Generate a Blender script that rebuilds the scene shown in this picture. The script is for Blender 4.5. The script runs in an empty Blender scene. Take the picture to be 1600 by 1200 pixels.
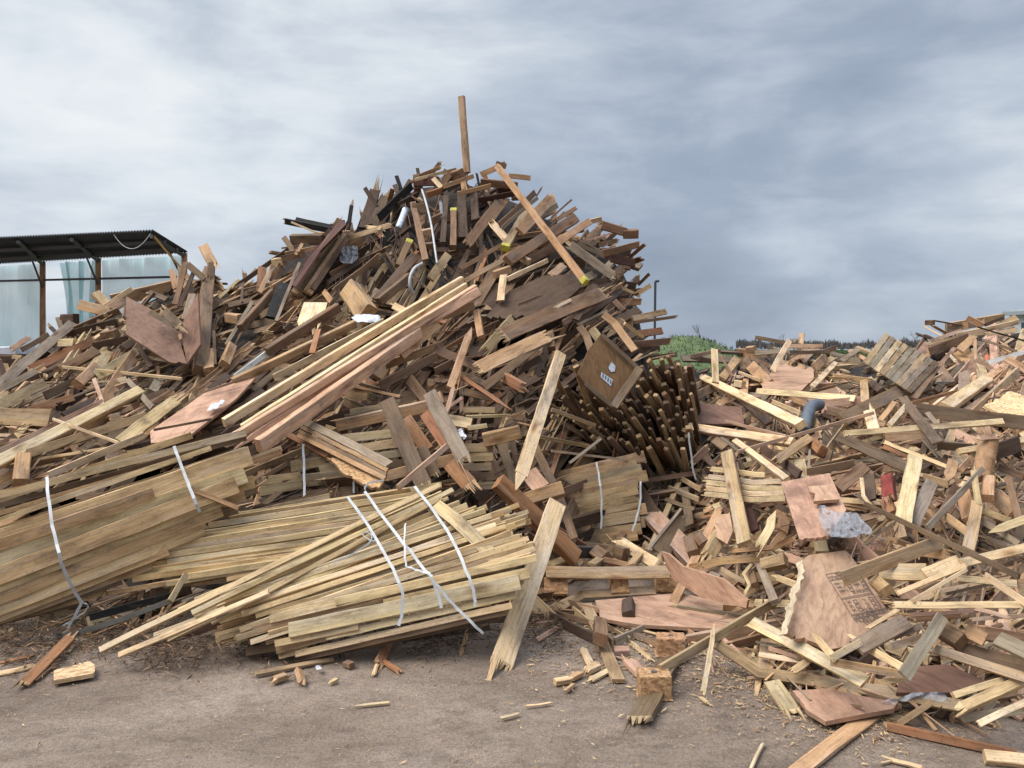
import bpy, math, random
import numpy as np
from mathutils import Vector, Matrix
R = random.Random(7)
S = bpy.context.scene
COL = S.collection
# ---------------------------------------------------------------- camera model (level camera with lens shift)
F, HX, HY, CAMH = 1232.0, 800.0, 545.0, 1.5
def un(px, py, Y):
    return Vector(((px - HX) * Y / F, Y, CAMH - (py - HY) * Y / F))
# distance of the heap surfaces, surveyed from the photo: column -> (row, metres) from the foot up to the crest
TAB = [
 (-200, [(1000,4.1),(760,5.2),(690,5.8),(650,6.6)]),
 (0,   [(1000,4.1),(950,4.4),(770,5.0),(700,5.5),(640,6.4),(602,7.4)]),
 (45,   [(1005,4.1),(900,4.5),(785,4.95),(700,5.45),(620,6.6),(562,8.0)]),
 (100, [(1010,4.1),(800,4.9),(700,5.4),(600,6.8),(515,8.8)]),
 (200, [(1010,4.1),(800,4.9),(700,5.4),(600,6.8),(478,8.8)]),
 (330, [(1010,4.1),(800,4.9),(690,5.5),(560,7.2),(425,9)]),
 (350, [(1010,4.1),(800,4.9),(690,5.5),(560,7.1),(460,8.7)]),
 (418, [(1016,4.1),(800,4.9),(690,5.55),(560,6.9),(438,8.8)]),
 (446, [(1018,4.1),(800,4.9),(690,5.6),(560,6.8),(402,8.9)]),
 (462, [(1020,4.1),(800,4.9),(690,5.6),(560,6.8),(376,9)]),
 (560, [(1020,4.1),(780,4.95),(660,5.7),(520,7.05),(352,9)]),
 (580, [(1020,4.1),(775,4.97),(655,5.75),(510,7.1),(316,9)]),
 (605, [(1020,4.1),(770,5.0),(650,5.8),(500,7.2),(310,9)]),
 (660, [(1015,4.15),(770,5.05),(650,5.85),(475,7.35),(285,9)]),
 (730, [(1010,4.2),(770,5.1),(650,5.9),(450,7.5),(280,9)]),
 (820, [(1000,4.3),(850,5.0),(720,5.6),(600,6.3),(450,7.4),(315,9)]),
 (900, [(1000,4.3),(850,5.7),(720,6.1),(600,6.5),(450,7.5),(362,9)]),
 (960, [(1008,4.15),(850,5.75),(720,6.2),(600,6.6),(480,7.7),(384,9)]),
 (985, [(1010,4.1),(850,5.8),(720,6.3),(600,6.7),(480,7.8),(400,8.9)]),
 (998, [(1012,4.1),(850,5.8),(720,6.3),(600,6.8),(480,8.0),(440,8.6)]),
 (1012,[(1015,4.05),(850,5.7),(720,6.4),(600,7.0),(520,8.2)]),
 (1060,[(1030,3.9),(860,5.6),(720,6.8),(600,7.6),(562,8.4)]),
 (1100,[(1040,3.8),(860,5.3),(720,6.2),(640,7.2),(578,9.6)]),
 (1180,[(1075,3.55),(860,5.0),(740,5.8),(640,7.0),(552,10)]),
 (1250,[(1090,3.4),(1000,3.75),(860,4.7),(740,5.5),(650,6.6),(545,10)]),
 (1340,[(1110,3.3),(1000,3.7),(860,4.6),(740,5.4),(650,6.4),(600,7.5),(562,10)]),
 (1400,[(1120,3.25),(1000,3.65),(860,4.5),(740,5.3),(650,6.3),(600,7.5),(553,10)]),
 (1470,[(1140,3.12),(1000,3.6),(860,4.4),(740,5.2),(650,6.3),(580,9),(530,10.7)]),
 (1530,[(1150,3.1),(1000,3.6),(860,4.4),(740,5.2),(650,6.3),(570,9),(515,11)]),
 (1800,[(1160,3.05),(1000,3.6),(860,4.4),(740,5.2),(650,6.3),(570,9),(515,11)]),
]
def _cy(kn, py):
    if py >= kn[0][0]:
        return min(kn[0][1], 1848.0 / max(py - 545, 1))
    for (a, ya), (b, yb) in zip(kn, kn[1:]):
        if py >= b:
            t = (a - py) / (a - b)
            return 1.0 / ((1 - t) / ya + t / yb)
    return kn[-1][1]
def D(px, py):
    px = min(max(px, -199), 1799)
    for (x0, k0), (x1, k1) in zip(TAB, TAB[1:]):
        if px <= x1:
            t = (px - x0) / (x1 - x0)
            return _cy(k0, py) * (1 - t) + _cy(k1, py) * t
def edge(px, which):
    px = min(max(px, -199), 1799)
    for (x0, k0), (x1, k1) in zip(TAB, TAB[1:]):
        if px <= x1:
            t = (px - x0) / (x1 - x0)
            return k0[which][0] * (1 - t) + k1[which][0] * t
# ---------------------------------------------------------------- colours (albedo)
def lin(c):
    return tuple(((v / 255) / 12.92 if v <= 10 else (((v / 255) + .055) / 1.055) ** 2.4) for v in c)
PAL = {k: lin(v) for k, v in dict(
 g=(200,175,133), q=(169,144,109), p=(214,187,147), P=(230,204,162), v=(190,160,116), h=(214,174,143), t=(180,144,108), b=(129,102,79), d=(86,68,55), k=(42,40,38),
 y=(142,127,108), r=(124,95,80), n=(182,148,125), o=(158,113,80), w=(198,196,190), e=(86,56,48), m=(80,75,70),
 R=(136,62,54), Y=(214,196,50), s=(150,156,158), z=(110,91,71)).items()}
def jit(c, a=.10, rng=R):
    k = 1 + rng.uniform(-a, a)
    return tuple(min(.85, max(.004, v * k * (1 + rng.uniform(-.035, .035)))) for v in c)
# ---------------------------------------------------------------- materials
def newmat(name):
    m = bpy.data.materials.new(name); m.use_nodes = True
    nt = m.node_tree; b = nt.nodes['Principled BSDF']
    return m, nt, b
def N(nt, t, **kw):
    n = nt.nodes.new(t)
    for k, v in kw.items():
        if hasattr(n, k): setattr(n, k, v)
        else: n.inputs[k].default_value = v
    return n
def ramp(nt, fac, stops):
    r = nt.nodes.new('ShaderNodeValToRGB'); e = r.color_ramp.elements
    while len(e) < len(stops): e.new(.5)
    for i, (p, c) in enumerate(stops):
        e[i].position = p; e[i].color = (c[0], c[1], c[2], 1) if isinstance(c, tuple) else (c, c, c, 1)
    nt.links.new(fac, r.inputs[0]); return r.outputs[0]
def mix(nt, a, b, fac, mode='MIX'):
    m = nt.nodes.new('ShaderNodeMix'); m.data_type = 'RGBA'; m.blend_type = mode
    for s, v in ((m.inputs[0], fac), (m.inputs[6], a), (m.inputs[7], b)):
        if hasattr(v, 'is_linked') or hasattr(v, 'links'): nt.links.new(v, s)
        elif isinstance(v, tuple): s.default_value = (*v[:3], 1)
        else: s.default_value = v
    return m.outputs[2]
def mapped(nt, src, scale):
    mp = nt.nodes.new('ShaderNodeMapping'); mp.inputs['Scale'].default_value = scale
    nt.links.new(src, mp.inputs[0]); return mp.outputs[0]
def noise(nt, vec, scale, detail=4, rough=.6, dist=0):
    n = N(nt, 'ShaderNodeTexNoise'); n.inputs['Scale'].default_value = scale; n.inputs['Detail'].default_value = detail
    n.inputs['Roughness'].default_value = rough; n.inputs['Distortion'].default_value = dist
    nt.links.new(vec, n.inputs['Vector']); return n.outputs[0]
def bump(nt, b, h, strength, dist=.004):
    bp = nt.nodes.new('ShaderNodeBump'); bp.inputs['Strength'].default_value = strength; bp.inputs['Distance'].default_value = dist
    nt.links.new(h, bp.inputs['Height']); nt.links.new(bp.outputs[0], b.inputs['Normal'])
def wood(name, kind='long', attr=False):
    m, nt, b = newmat(name)
    uv = nt.nodes.new('ShaderNodeUVMap').outputs[0]
    if attr:
        c = nt.nodes.new('ShaderNodeAttribute'); c.attribute_name = 'Col'; c = c.outputs[0]
    else:
        c = nt.nodes.new('ShaderNodeObjectInfo').outputs['Color']
    if kind == 'long':
        g = noise(nt, mapped(nt, uv, (1.6, 38, 1)), 2.2, 5, .62, .6)
        f = noise(nt, mapped(nt, uv, (5, 170, 1)), 2.0, 3, .6)
        st = noise(nt, mapped(nt, uv, (1.5, 5, 1)), 1.6, 5, .65)
        sp = noise(nt, mapped(nt, uv, (1, 1, 1)), 55, 4, .7)
        col = mix(nt, c, ramp(nt, g, [(.28, (.60, .55, .49)), (.5, (.97, .95, .93)), (.72, (1.2, 1.17, 1.13))]), .85, 'MULTIPLY')
        col = mix(nt, col, ramp(nt, f, [(.3, .72), (.55, 1.06)]), .7, 'MULTIPLY')
        col = mix(nt, col, ramp(nt, st, [(.32, (.40, .37, .34)), (.44, (.78, .75, .71)), (.54, (1., .99, .97)), (.68, (1.14, 1.13, 1.1))]), .9, 'MULTIPLY')
        col = mix(nt, col, ramp(nt, sp, [(.33, (.42, .38, .34)), (.43, (1., 1., 1.))]), .6, 'MULTIPLY')
        wt = noise(nt, mapped(nt, uv, (.9, 9, 1)), 1.1, 4, .6)
        bw = nt.nodes.new('ShaderNodeRGBToBW'); nt.links.new(col, bw.inputs[0])
        gy = nt.nodes.new('ShaderNodeCombineColor'); [nt.links.new(bw.outputs[0], q) for q in gy.inputs[:3]]
        col = mix(nt, col, gy.outputs[0], ramp(nt, wt, [(.48, 0.), (.66, .32)]))
        v = N(nt, 'ShaderNodeTexVoronoi'); v.inputs['Scale'].default_value = 1.0
        nt.links.new(mapped(nt, uv, (2.2, 7.5, 1)), v.inputs['Vector'])
        col = mix(nt, col, ramp(nt, v.outputs['Distance'], [(.05, (.3, .18, .1)), (.12, (.75, .62, .5)), (.2, (1., 1., 1.))]), .75, 'MULTIPLY')
        md = noise(nt, mapped(nt, uv, (1.6, 3.2, 1)), 2.4, 6, .72)
        col = mix(nt, col, (.105, .080, .060), ramp(nt, md, [(.56, 0.), (.70, .62)]))
        h = mix(nt, g, f, .5)
        nt.links.new(col, b.inputs['Base Color']); bump(nt, b, h, .5, .004)
    elif kind == 'end':
        st = noise(nt, uv, 30, 4, .7)
        w = N(nt, 'ShaderNodeTexWave', wave_type='RINGS'); w.inputs['Scale'].default_value = 28; w.inputs['Distortion'].default_value = 4
        nt.links.new(uv, w.inputs['Vector'])
        col = mix(nt, c, ramp(nt, st, [(.3, (.5, .42, .34)), (.6, (.98, .92, .84))]), .9, 'MULTIPLY')
        col = mix(nt, col, ramp(nt, w.outputs[1], [(.2, .78), (.7, 1.05)]), .6, 'MULTIPLY')
        nt.links.new(col, b.inputs['Base Color']); bump(nt, b, st, .4, .004)
    elif kind == 'raw':      # freshly torn wood
        g = noise(nt, mapped(nt, uv, (3, 60, 1)), 3, 4, .7, .4)
        col = mix(nt, c, (.75, .58, .36), .38)
        col = mix(nt, col, ramp(nt, g, [(.3, (.45, .36, .28)), (.6, (1.1, 1.05, 1.))]), .9, 'MULTIPLY')
        nt.links.new(col, b.inputs['Base Color']); bump(nt, b, g, .9, .008)
    elif kind == 'ply':
        w = noise(nt, mapped(nt, uv, (1.4, 5, 1)), 4, 6, .65, 1.4)
        s = noise(nt, uv, 2.2, 5, .6)
        f = noise(nt, mapped(nt, uv, (6, 45, 1)), 6, 4, .7)
        sp = noise(nt, uv, 60, 3, .7)
        col = mix(nt, c, ramp(nt, w, [(.3, (.58, .49, .44)), (.5, (.98, .94, .9)), (.7, (1.26, 1.2, 1.13))]), .9, 'MULTIPLY')
        col = mix(nt, col, ramp(nt, s, [(.32, (.42, .38, .36)), (.45, (.85, .81, .78)), (.56, (1., .99, .97)), (.7, (1.16, 1.14, 1.1))]), .9, 'MULTIPLY')
        col = mix(nt, col, ramp(nt, f, [(.32, .7), (.5, 1.02)]), .6, 'MULTIPLY')
        col = mix(nt, col, ramp(nt, sp, [(.3, .45), (.4, 1.)]), .45, 'MULTIPLY')
        nt.links.new(col, b.inputs['Base Color']); bump(nt, b, w, .35, .004)
    elif kind == 'plyedge':
        w = N(nt, 'ShaderNodeTexWave', wave_type='BANDS', bands_direction='Y'); w.inputs['Scale'].default_value = 70; w.inputs['Distortion'].default_value = .8
        nt.links.new(uv, w.inputs['Vector'])
        s = noise(nt, uv, 12, 4, .7)
        col = mix(nt, c, ramp(nt, w.outputs[1], [(.3, (.45, .36, .3)), (.6, (1.15, 1.08, 1.))]), .9, 'MULTIPLY')
        col = mix(nt, col, ramp(nt, s, [(.3, .6), (.6, 1.1)]), .8, 'MULTIPLY')
        nt.links.new(col, b.inputs['Base Color'])
    elif kind == 'chip':
        v = N(nt, 'ShaderNodeTexVoronoi'); v.inputs['Scale'].default_value = 55
        nt.links.new(mapped(nt, uv, (1, 1.8, 1)), v.inputs['Vector'])
        s = noise(nt, uv, 4, 5, .6); f = noise(nt, uv, 160, 3, .7)
        hs = N(nt, 'ShaderNodeSeparateColor'); nt.links.new(v.outputs['Color'], hs.inputs[0])
        col = mix(nt, c, ramp(nt, hs.outputs[0], [(.0, (.5, .4, .32)), (.5, (.95, .88, .8)), (1., (1.3, 1.22, 1.1))]), .9, 'MULTIPLY')
        col = mix(nt, col, ramp(nt, s, [(.3, .6), (.6, 1.08)]), .7, 'MULTIPLY')
        col = mix(nt, col, ramp(nt, f, [(.3, .6), (.5, 1.05)]), .6, 'MULTIPLY')
        nt.links.new(col, b.inputs['Base Color']); bump(nt, b, hs.outputs[0], .5, .004)
    b.inputs['Roughness'].default_value = .82
    b.inputs['Specular IOR Level'].default_value = .25
    return m
M = {}
M['long'] = wood('sawn wood'); M['end'] = wood('end grain', 'end'); M['raw'] = wood('torn wood', 'raw')
M['ply'] = wood('plywood face', 'ply'); M['plyedge'] = wood('plywood edge', 'plyedge'); M['chip'] = wood('pressed chips', 'chip')
M['mlong'] = wood('mixed sawn wood', 'long', True); M['mraw'] = wood('mixed torn wood', 'raw', True)
def plain(name, c, rough=.6, metal=0, nz=0):
    m, nt, b = newmat(name)
    b.inputs['Roughness'].default_value = rough; b.inputs['Metallic'].default_value = metal
    if nz:
        tc = nt.nodes.new('ShaderNodeTexCoord').outputs['Object']
        s = noise(nt, tc, nz, 5, .65)
        nt.links.new(mix(nt, c, ramp(nt, s, [(.3, .55), (.65, 1.15)]), .8, 'MULTIPLY'), b.inputs['Base Color'])
    else: b.inputs['Base Color'].default_value = (*c, 1)
    return m
M['strap'] = plain('white strapping', (.47, .47, .46), .38, 0, 9)
M['paint_yellow'] = plain('yellow paint', (.46, .41, .05), .6, 0, 40)
M['paper'] = plain('white paper', (.52, .53, .57), .7, 0, 14)
M['ink'] = plain('black print', (.075, .058, .052), .8)
M['label_grey'] = plain('grey label', (.36, .38, .40), .5, 0, 30)
M['label_ink'] = plain('label print', (.07, .075, .085), .6)
M['foil'] = plain('silver foil', (.55, .58, .62), .3, .7, 20)
M['steel_dark'] = plain('dark steel', (.05, .052, .056), .5, .3)
M['rubber'] = plain('grey rubber', (.10, .115, .135), .55, 0, 12)
M['orange'] = plain('orange plastic', (.72, .12, .03), .5)
def film(name, tint, alpha):
    m, nt, b = newmat(name)
    b.inputs['Base Color'].default_value = (*tint, 1); b.inputs['Roughness'].default_value = .22
    b.inputs['Alpha'].default_value = alpha
    tc = nt.nodes.new('ShaderNodeTexCoord').outputs['Object']
    s = noise(nt, tc, 16, 6, .7, 1.5)
    nt.links.new(ramp(nt, s, [(.35, alpha * .45), (.55, alpha), (.7, min(1, alpha * 1.6))]), b.inputs['Alpha'])
    bump(nt, b, s, .8, .02)
    return m
M['film'] = film('clear film', (.42, .43, .46), .42)
# ---------------------------------------------------------------- mesh accumulation
class MB:
    def __init__(s): s.v = []; s.f = []; s.uv = []; s.mi = []; s.c = []
    def face(s, idx, uvs, mi=0, col=None):
        s.f.append(idx); s.uv.extend(uvs); s.mi.append(mi)
        if col is not None: s.c.extend([(*col, 1)] * len(idx))
    def build(s, name, mats, loc=None, parent=None, color=None):
        o_ = loc if loc is not None else Vector((0, 0, 0))
        me = bpy.data.meshes.new(name)
        me.from_pydata([tuple(Vector(v) - o_) for v in s.v], [], s.f)
        ul = me.uv_layers.new(name='UVMap')
        ul.data.foreach_set('uv', np.array(s.uv, dtype=np.float32).ravel())
        me.polygons.foreach_set('material_index', np.array(s.mi, dtype=np.int32))
        if s.c:
            a = me.color_attributes.new('Col', 'FLOAT_COLOR', 'CORNER')
            a.data.foreach_set('color', np.array(s.c, dtype=np.float32).ravel())
        for m in mats: me.materials.append(m)
        me.update()
        ob = bpy.data.objects.new(name, me); COL.objects.link(ob)
        if parent is not None:
            ob.parent = parent; ob.location = o_ - parent.location
        else: ob.location = o_
        if color is not None: ob.color = (*color, 1)
        return ob
def frame(P0, P1, roll):
    X = (P1 - P0).normalized(); mid = (P0 + P1) / 2
    V = Vector((0, 0, CAMH)) - mid
    V = V - X * V.dot(X)
    if V.length < 1e-4: V = Vector((0, 0, 1)) - X * X.z
    V.normalize(); U = X.cross(V)
    if U.z < -.0 or (abs(U.z) < .15 and U.x > 0): U = -U
    a = math.radians(roll)
    Z = (V * math.cos(a) + U * math.sin(a)).normalized()
    return X, Z.cross(X).normalized(), Z
def board(mb, pts, W, T, roll=0, ends='cc', bow=0, twist=0, rng=R, near=True, col=None, seg=.13, wob=.0):
    """a board along the polyline pts; ends: c cut, b broken, h house-shaped, s sharp"""
    pts = [Vector(p) for p in pts]
    X, Y, Z = frame(pts[0], pts[-1], roll)
    st = []
    L = sum((b - a).length for a, b in zip(pts, pts[1:])) or 1e-3
    if len(pts) == 2:
        n = max(2, min(11, int(L / seg))) if (near or bow) else 1
        for i in range(n + 1):
            t = i / n
            p = pts[0].lerp(pts[1], t) + Z * (bow * 4 * t * (1 - t)) + Y * (wob * rng.uniform(-1, 1))
            st.append((p, X, t * L))
    else:
        s = 0
        for i, p in enumerate(pts):
            if i: s += (p - pts[i - 1]).length
            a = (p - pts[i - 1]).normalized() if i else (pts[1] - p).normalized()
            c = (pts[i + 1] - p).normalized() if i < len(pts) - 1 else a
            st.append((p, (a + c).normalized(), s))
    ch = min(T, W) * (.10 if near else 0)
    if near: ring = [(-.5*W+ch, .5*T), (.5*W-ch, .5*T), (.5*W, .5*T-ch), (.5*W, -.5*T+ch), (.5*W-ch, -.5*T), (-.5*W+ch, -.5*T), (-.5*W, -.5*T+ch), (-.5*W, .5*T-ch)]
    else: ring = [(-.5*W, .5*T), (.5*W, .5*T), (.5*W, -.5*T), (-.5*W, -.5*T)]
    k = len(ring); base = len(mb.v)
    per = [0.0]
    for a, b in zip(ring, ring[1:] + ring[:1]): per.append(per[-1] + math.hypot(a[0]-b[0], a[1]-b[1]))
    ou, ov = rng.uniform(0, 40), rng.uniform(0, 40)
    if ends[0] in 'hs':
        p, x, s = st[0]; q = min(.025 if ends[0] == 'h' else .16, L * .3); st.insert(0, (p, x, s)); st[1] = (p + X * q, x, s + q)
    if ends[1] in 'hs':
        p, x, s = st[-1]; q = min(.025 if ends[1] == 'h' else .16, L * .3); st[-1] = (p - X * q, x, s - q); st.append((p, x, s))
    n = len(st)
    for i, (p, x, s) in enumerate(st):
        Yi = (Y - x * Y.dot(x)).normalized(); Zi = x.cross(Yi); 
        if Zi.dot(Z) < 0: Zi = -Zi
        tw = twist * (s / L - .5); ca, sa = math.cos(tw), math.sin(tw)
        sc = 1.0
        if i == 0 and ends[0] in 'hs': sc = .8 if ends[0] == 'h' else .08
        if i == n - 1 and ends[1] in 'hs': sc = .8 if ends[1] == 'h' else .08
        wx = min(.05 * W, .006) if near else 0
        for (y, z) in ring:
            y2, z2 = (y * ca - z * sa) * sc, (y * sa + z * ca) * (sc if sc > .3 else .4)
            mb.v.append(p + Yi * (y2 + rng.uniform(-wx, wx) * .5) + Zi * (z2 + rng.uniform(-wx, wx) * .4) + (x * rng.uniform(-wx, wx) * .5 if i in (0, n-1) else Vector((0,0,0))))
    for i in range(n - 1):
        u0, u1 = st[i][2] + ou, st[i+1][2] + ou
        for j in range(k):
            a = base + i*k + j; b = base + i*k + (j+1) % k
            mb.face((a, b, b + k, a + k), [(u0, per[j]+ov), (u0, per[j+1]+ov), (u1, per[j+1]+ov), (u1, per[j]+ov)], 0, col)
    for e, i in ((0, 0), (1, n - 1)):
        idx = [base + i*k + j for j in range(k)]
        uvs = [(y + ou, z + ov) for y, z in ring]
        br = ends[e] == 'b'
        if e == 0: mb.face(tuple(idx), uvs, 2 if br else 1, col)
        else: mb.face(tuple(idx[::-1]), uvs[::-1], 2 if br else 1, col)
        if br:
            p, x, s = st[i]; d = -x if e == 0 else x
            Yi = (Y - x * Y.dot(x)).normalized(); Zi = x.cross(Yi)
            nc = max(3, min(11, int(W / .009))) if near else 3
            ys = sorted([-.5, .5] + [rng.uniform(-.48, .48) for _ in range(nc - 1)])
            for a_, b_ in zip(ys, ys[1:]):
                y0, y1 = a_ * W, b_ * W
                ln = min(L * .45, W * (rng.uniform(.9, 2.3) if rng.random() < .22 else rng.uniform(.08, .7)))
                zc = rng.uniform(-.35, .35) * T; yc = (y0 + y1) / 2 + rng.uniform(-.3, .3) * (y1 - y0)
                hw = (y1 - y0) * rng.uniform(.05, .3); z0, z1 = -T*.49, T*.49
                bv = len(mb.v)
                for y, z in ((y0, z0), (y1, z0), (y1, z1), (y0, z1)): mb.v.append(p + Yi*y + Zi*z - d * .002)
                bend = Zi * rng.uniform(-.25, .25) * ln
                mb.v.append(p + d*ln + Yi*(yc-hw) + Zi*zc + bend); mb.v.append(p + d*ln*rng.uniform(.85, 1) + Yi*(yc+hw) + Zi*zc + bend)
                A, B_ = bv + 4, bv + 5
                for fc in ((bv, bv+1, B_, A), (bv+2, bv+3, A, B_), (bv+1, bv+2, B_), (bv+3, bv, A)):
                    mb.face(fc, [(ou + (ln if q >= A else 0), ov + (q - bv) * .01) for q in fc], 2, col)
WOODM = None
def wm(): return [M['long'], M['end'], M['raw']]
CAT = dict(plank='plank', batten='batten', beam='beam', block='wood block', splinter='splinter', post='post')
SEQ = [0]
def clear(pts, ds, lift):
    """slide a straight piece along the sight lines till it lies on the heap, not in it"""
    m = 0
    for (x0, y0), (x1, y1), a, b in zip(pts, pts[1:], ds, ds[1:]):
        for i in range(9):
            s = i / 8
            ld = 1 / ((1 - s) / a + s / b)
            m = min(m, D(x0 + (x1-x0)*s, y0 + (y1-y0)*s) - lift - ld)
    return [d + max(m, -.55) for d in ds]
def tag(o, label=None, cat=None, group=None, kind=None):
    if label: o['label'] = label
    if cat: o['category'] = cat
    if group: o['group'] = group
    if kind: o['kind'] = kind
    return o
def P(label, x0, y0, x1, y1, w, col, k='plank', l=.07, r=None, t=None, e='cc', d=None, bow=0, mid=None, tip=None, parent=None, tw=None, ja=.1, group=None, dd=None):
    SEQ[0] += 1
    pp = [(x0, y0)] + (mid or []) + [(x1, y1)]
    if d is not None: ds = [d[0] + (d[1]-d[0]) * i / (len(pp)-1) for i in range(len(pp))]
    elif dd is not None: ds = [dd(x, y) - l for x, y in pp]
    else:
        ds = [D(x, y) - l for x, y in pp]
        ds = clear(pp, ds, l)
    ds = [max(2.2, q - .0001 * (SEQ[0] % 500)) for q in ds]
    pts = [un(x, y, q) for (x, y), q in zip(pp, ds)]
    if r is None:
        r = R.uniform(-24, 24)
        if d is None and dd is None and l < .13 and all(y_ > edge(x_, 0) - 4 for x_, y_ in pp): r = R.uniform(48, 62)
    if t is None: t = {'beam': .75, 'block': .75, 'post': .8, 'batten': .6, 'splinter': .5}.get(k, R.uniform(.2, .36))
    a = math.radians(abs(r)); dm = sum(ds) / len(ds)
    W = w * dm / F / (math.cos(a) + t * math.sin(a)); T = W * t
    for i_, (x_, y_) in enumerate(pp):
        if d is None and dd is None and y_ > edge(x_, 0) - 4 and l < .13:
            h_ = .5 * T + .004; pts[i_] = un(x_, y_, (CAMH - h_) * F / (y_ - 545))
    for p in pts:
        lo = .25 * min(W, T) + .004
        if p.z < lo: p.z = lo
    mb = MB()
    Lp = (pts[-1] - pts[0]).length
    if not bow and len(pts) == 2 and T < W * .6: bow = R.gauss(0, .008) * min(Lp, 1.6)
    board(mb, pts, W, T, r, e, bow, tw if tw is not None else R.uniform(-.07, .07), R, True, wob=.0015)
    c = (pts[0] + pts[-1]) / 2
    o = mb.build(k, wm(), c, parent, jit(PAL[col], ja))
    if parent is None: tag(o, label, CAT.get(k, k.replace('_', ' ')), group)
    elif label: o['label'] = label
    if tip:
        mt = MB(); X = (pts[-1] - pts[-2]).normalized() if tip > 0 else (pts[0] - pts[1]).normalized()
        q = pts[-1] if tip > 0 else pts[0]
        board(mt, [q - X * .05, q + X * .004], W * 1.06, T * 1.06, r, 'cc', near=True)
        pe = mt.build('painted_end', [M['paint_yellow']] * 3, q.copy())
        pe.parent = o; pe.location = q - c
    return o
def plane_of(poly, lift, dpt=None):
    A, b = [], []
    if dpt: samp = dpt
    else:
        cx = sum(p[0] for p in poly) / len(poly); cy = sum(p[1] for p in poly) / len(poly)
        samp = [(x, y, D(x, y) - lift) for x, y in poly] + [(cx, cy, D(cx, cy) - lift)]
    A = np.array([[x, y, 1] for x, y, _ in samp], float); b = np.array([1 / q for _, _, q in samp])
    co = np.linalg.lstsq(A, b, rcond=None)[0]
    off = 0
    if not dpt:
        off = min(0, min(q - 1 / (co[0]*x + co[1]*y + co[2]) for x, y, q in samp)); off = max(off, -.35)
    off -= .0003 * (SEQ[0] % 300)
    return lambda x, y: 1 / (co[0]*x + co[1]*y + co[2]) + off
def sheet(label, poly, col, name='plywood_sheet', cat='plywood sheet', lift=.1, th=.019, rag=(), amp=4, dpt=None, mat='ply', parent=None, ja=.06, group=None):
    SEQ[0] += 1
    pl = plane_of(poly, lift, dpt)
    pts2 = []
    n = len(poly)
    for i in range(n):
        a, b = poly[i], poly[(i+1) % n]
        m = 1
        if i in rag: m = max(3, int(math.hypot(b[0]-a[0], b[1]-a[1]) / 5))
        else: m = max(1, int(math.hypot(b[0]-a[0], b[1]-a[1]) / 40))
        for j in range(m):
            t = j / m; x = a[0]+(b[0]-a[0])*t; y = a[1]+(b[1]-a[1])*t
            if i in rag and j: x += R.uniform(-amp, amp); y += R.uniform(-amp, amp)
            elif j: x += R.uniform(-.6, .6); y += R.uniform(-.6, .6)
            pts2.append((x, y))
    W3 = [un(x, y, pl(x, y)) for x, y in pts2]
    for p in W3: p.z = max(p.z, th + .006)
    c = sum(W3, Vector()) / len(W3)
    nrm = Vector()
    for a, b in zip(W3, W3[1:] + W3[:1]): nrm += (a - c).cross(b - c)
    nrm.normalize()
    if nrm.dot(Vector((0, 0, CAMH)) - c) < 0: nrm = -nrm
    ux = (W3[len(W3)//2] - W3[0]).normalized(); uy = nrm.cross(ux)
    mb = MB(); k = len(W3); ou = R.uniform(0, 30)
    mb.v = [p.copy() for p in W3] + [p - nrm * th for p in W3]
    uvs = [((p-c).dot(ux) + ou, (p-c).dot(uy) + ou) for p in W3]
    mb.face(tuple(range(k)), uvs, 0); mb.face(tuple(range(2*k-1, k-1, -1)), uvs[::-1], 0)
    s = 0
    for i in range(k):
        j = (i+1) % k; l_ = (W3[i]-W3[j]).length
        mb.face((i, j, j+k, i+k), [(s, 0), (s+l_, 0), (s+l_, th), (s, th)], 1); s += l_
    o = mb.build(name, [M[mat], M['plyedge'] if mat == 'ply' else M['end']], c, parent, jit(PAL[col], ja))
    if parent is None: tag(o, label, cat, group)
    return o, c, nrm, ux, uy, pl
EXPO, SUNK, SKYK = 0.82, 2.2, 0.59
# ================================================================ LEFT SLOPE
P('long pale grey board sloping past the white kerb of the shed', 114,505,-6,606,16,'y',r=20,ja=.02,t=.25)
P('dark brown block on the crest before the shed tarpaulin',99,500,119,499,18,'d','block')
P('pale square block tipped up on the crest under a shed post',149,458,166,477,17,'p','block')
P('thin pale batten pointing up beside the tipped square block',206,451,160,482,8,'p','batten')
P('short tan board lying under the upward thin pale batten',197,466,166,487,16,'t')
P('tan triangular board with torn end on the crest below the shed',124,476,172,488,16,'t',e='cb',ja=.02)
P('brown plank with pale top edge below the tan triangular board',186,485,103,521,12,'b',r=-22)
P('dark split plank above the pale brown square beam end',184,503,103,524,13,'d',e='bb')
P('brown square beam end poking out by the big folded plywood',160,524,183,520,13,'b','block')
P('pale block with clean sawn face beside the long grey board',94,537,117,536,15,'g','block')
P('orange brown plank with torn upper end near the pale sawn block',146,532,48,577,14,'o',e='bc')
P('brown beam with square sawn end below the orange brown plank',150,550,92,580,18,'b','beam',r=18)
P('dark plank lying flat under the brown square beam end',200,530,146,541,12,'d')
P('small brown wedge under the lower corner of the folded plywood',192,545,207,535,14,'z','block')
P('torn tan board on the low crest above the white kerb',45,528,19,545,9,'t',e='bb')
P('brown board resting on the low crest beside the torn tan board',76,523,34,547,8,'b')
P('pale olive plank pointing up under the folded plywood',218,549,150,588,17,'g',r=15)
P('long thin olive batten lying level across the upper slope',95,573,284,592,5,'g','batten',l=.16)
P('square tan block end on the thin level olive batten',150,574,121,601,17,'t','block',l=.14)
P('dark slanting stub under the folded plywood corner',215,541,237,574,8,'d','batten')
P('pale sliver of board below the folded plywood edge',229,558,259,564,5,'p','splinter',e='bb')
P('wide olive brown board with square end, upper of two',74,602,-40,655,26,'q',r=12,l=.14,t=.12)
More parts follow.
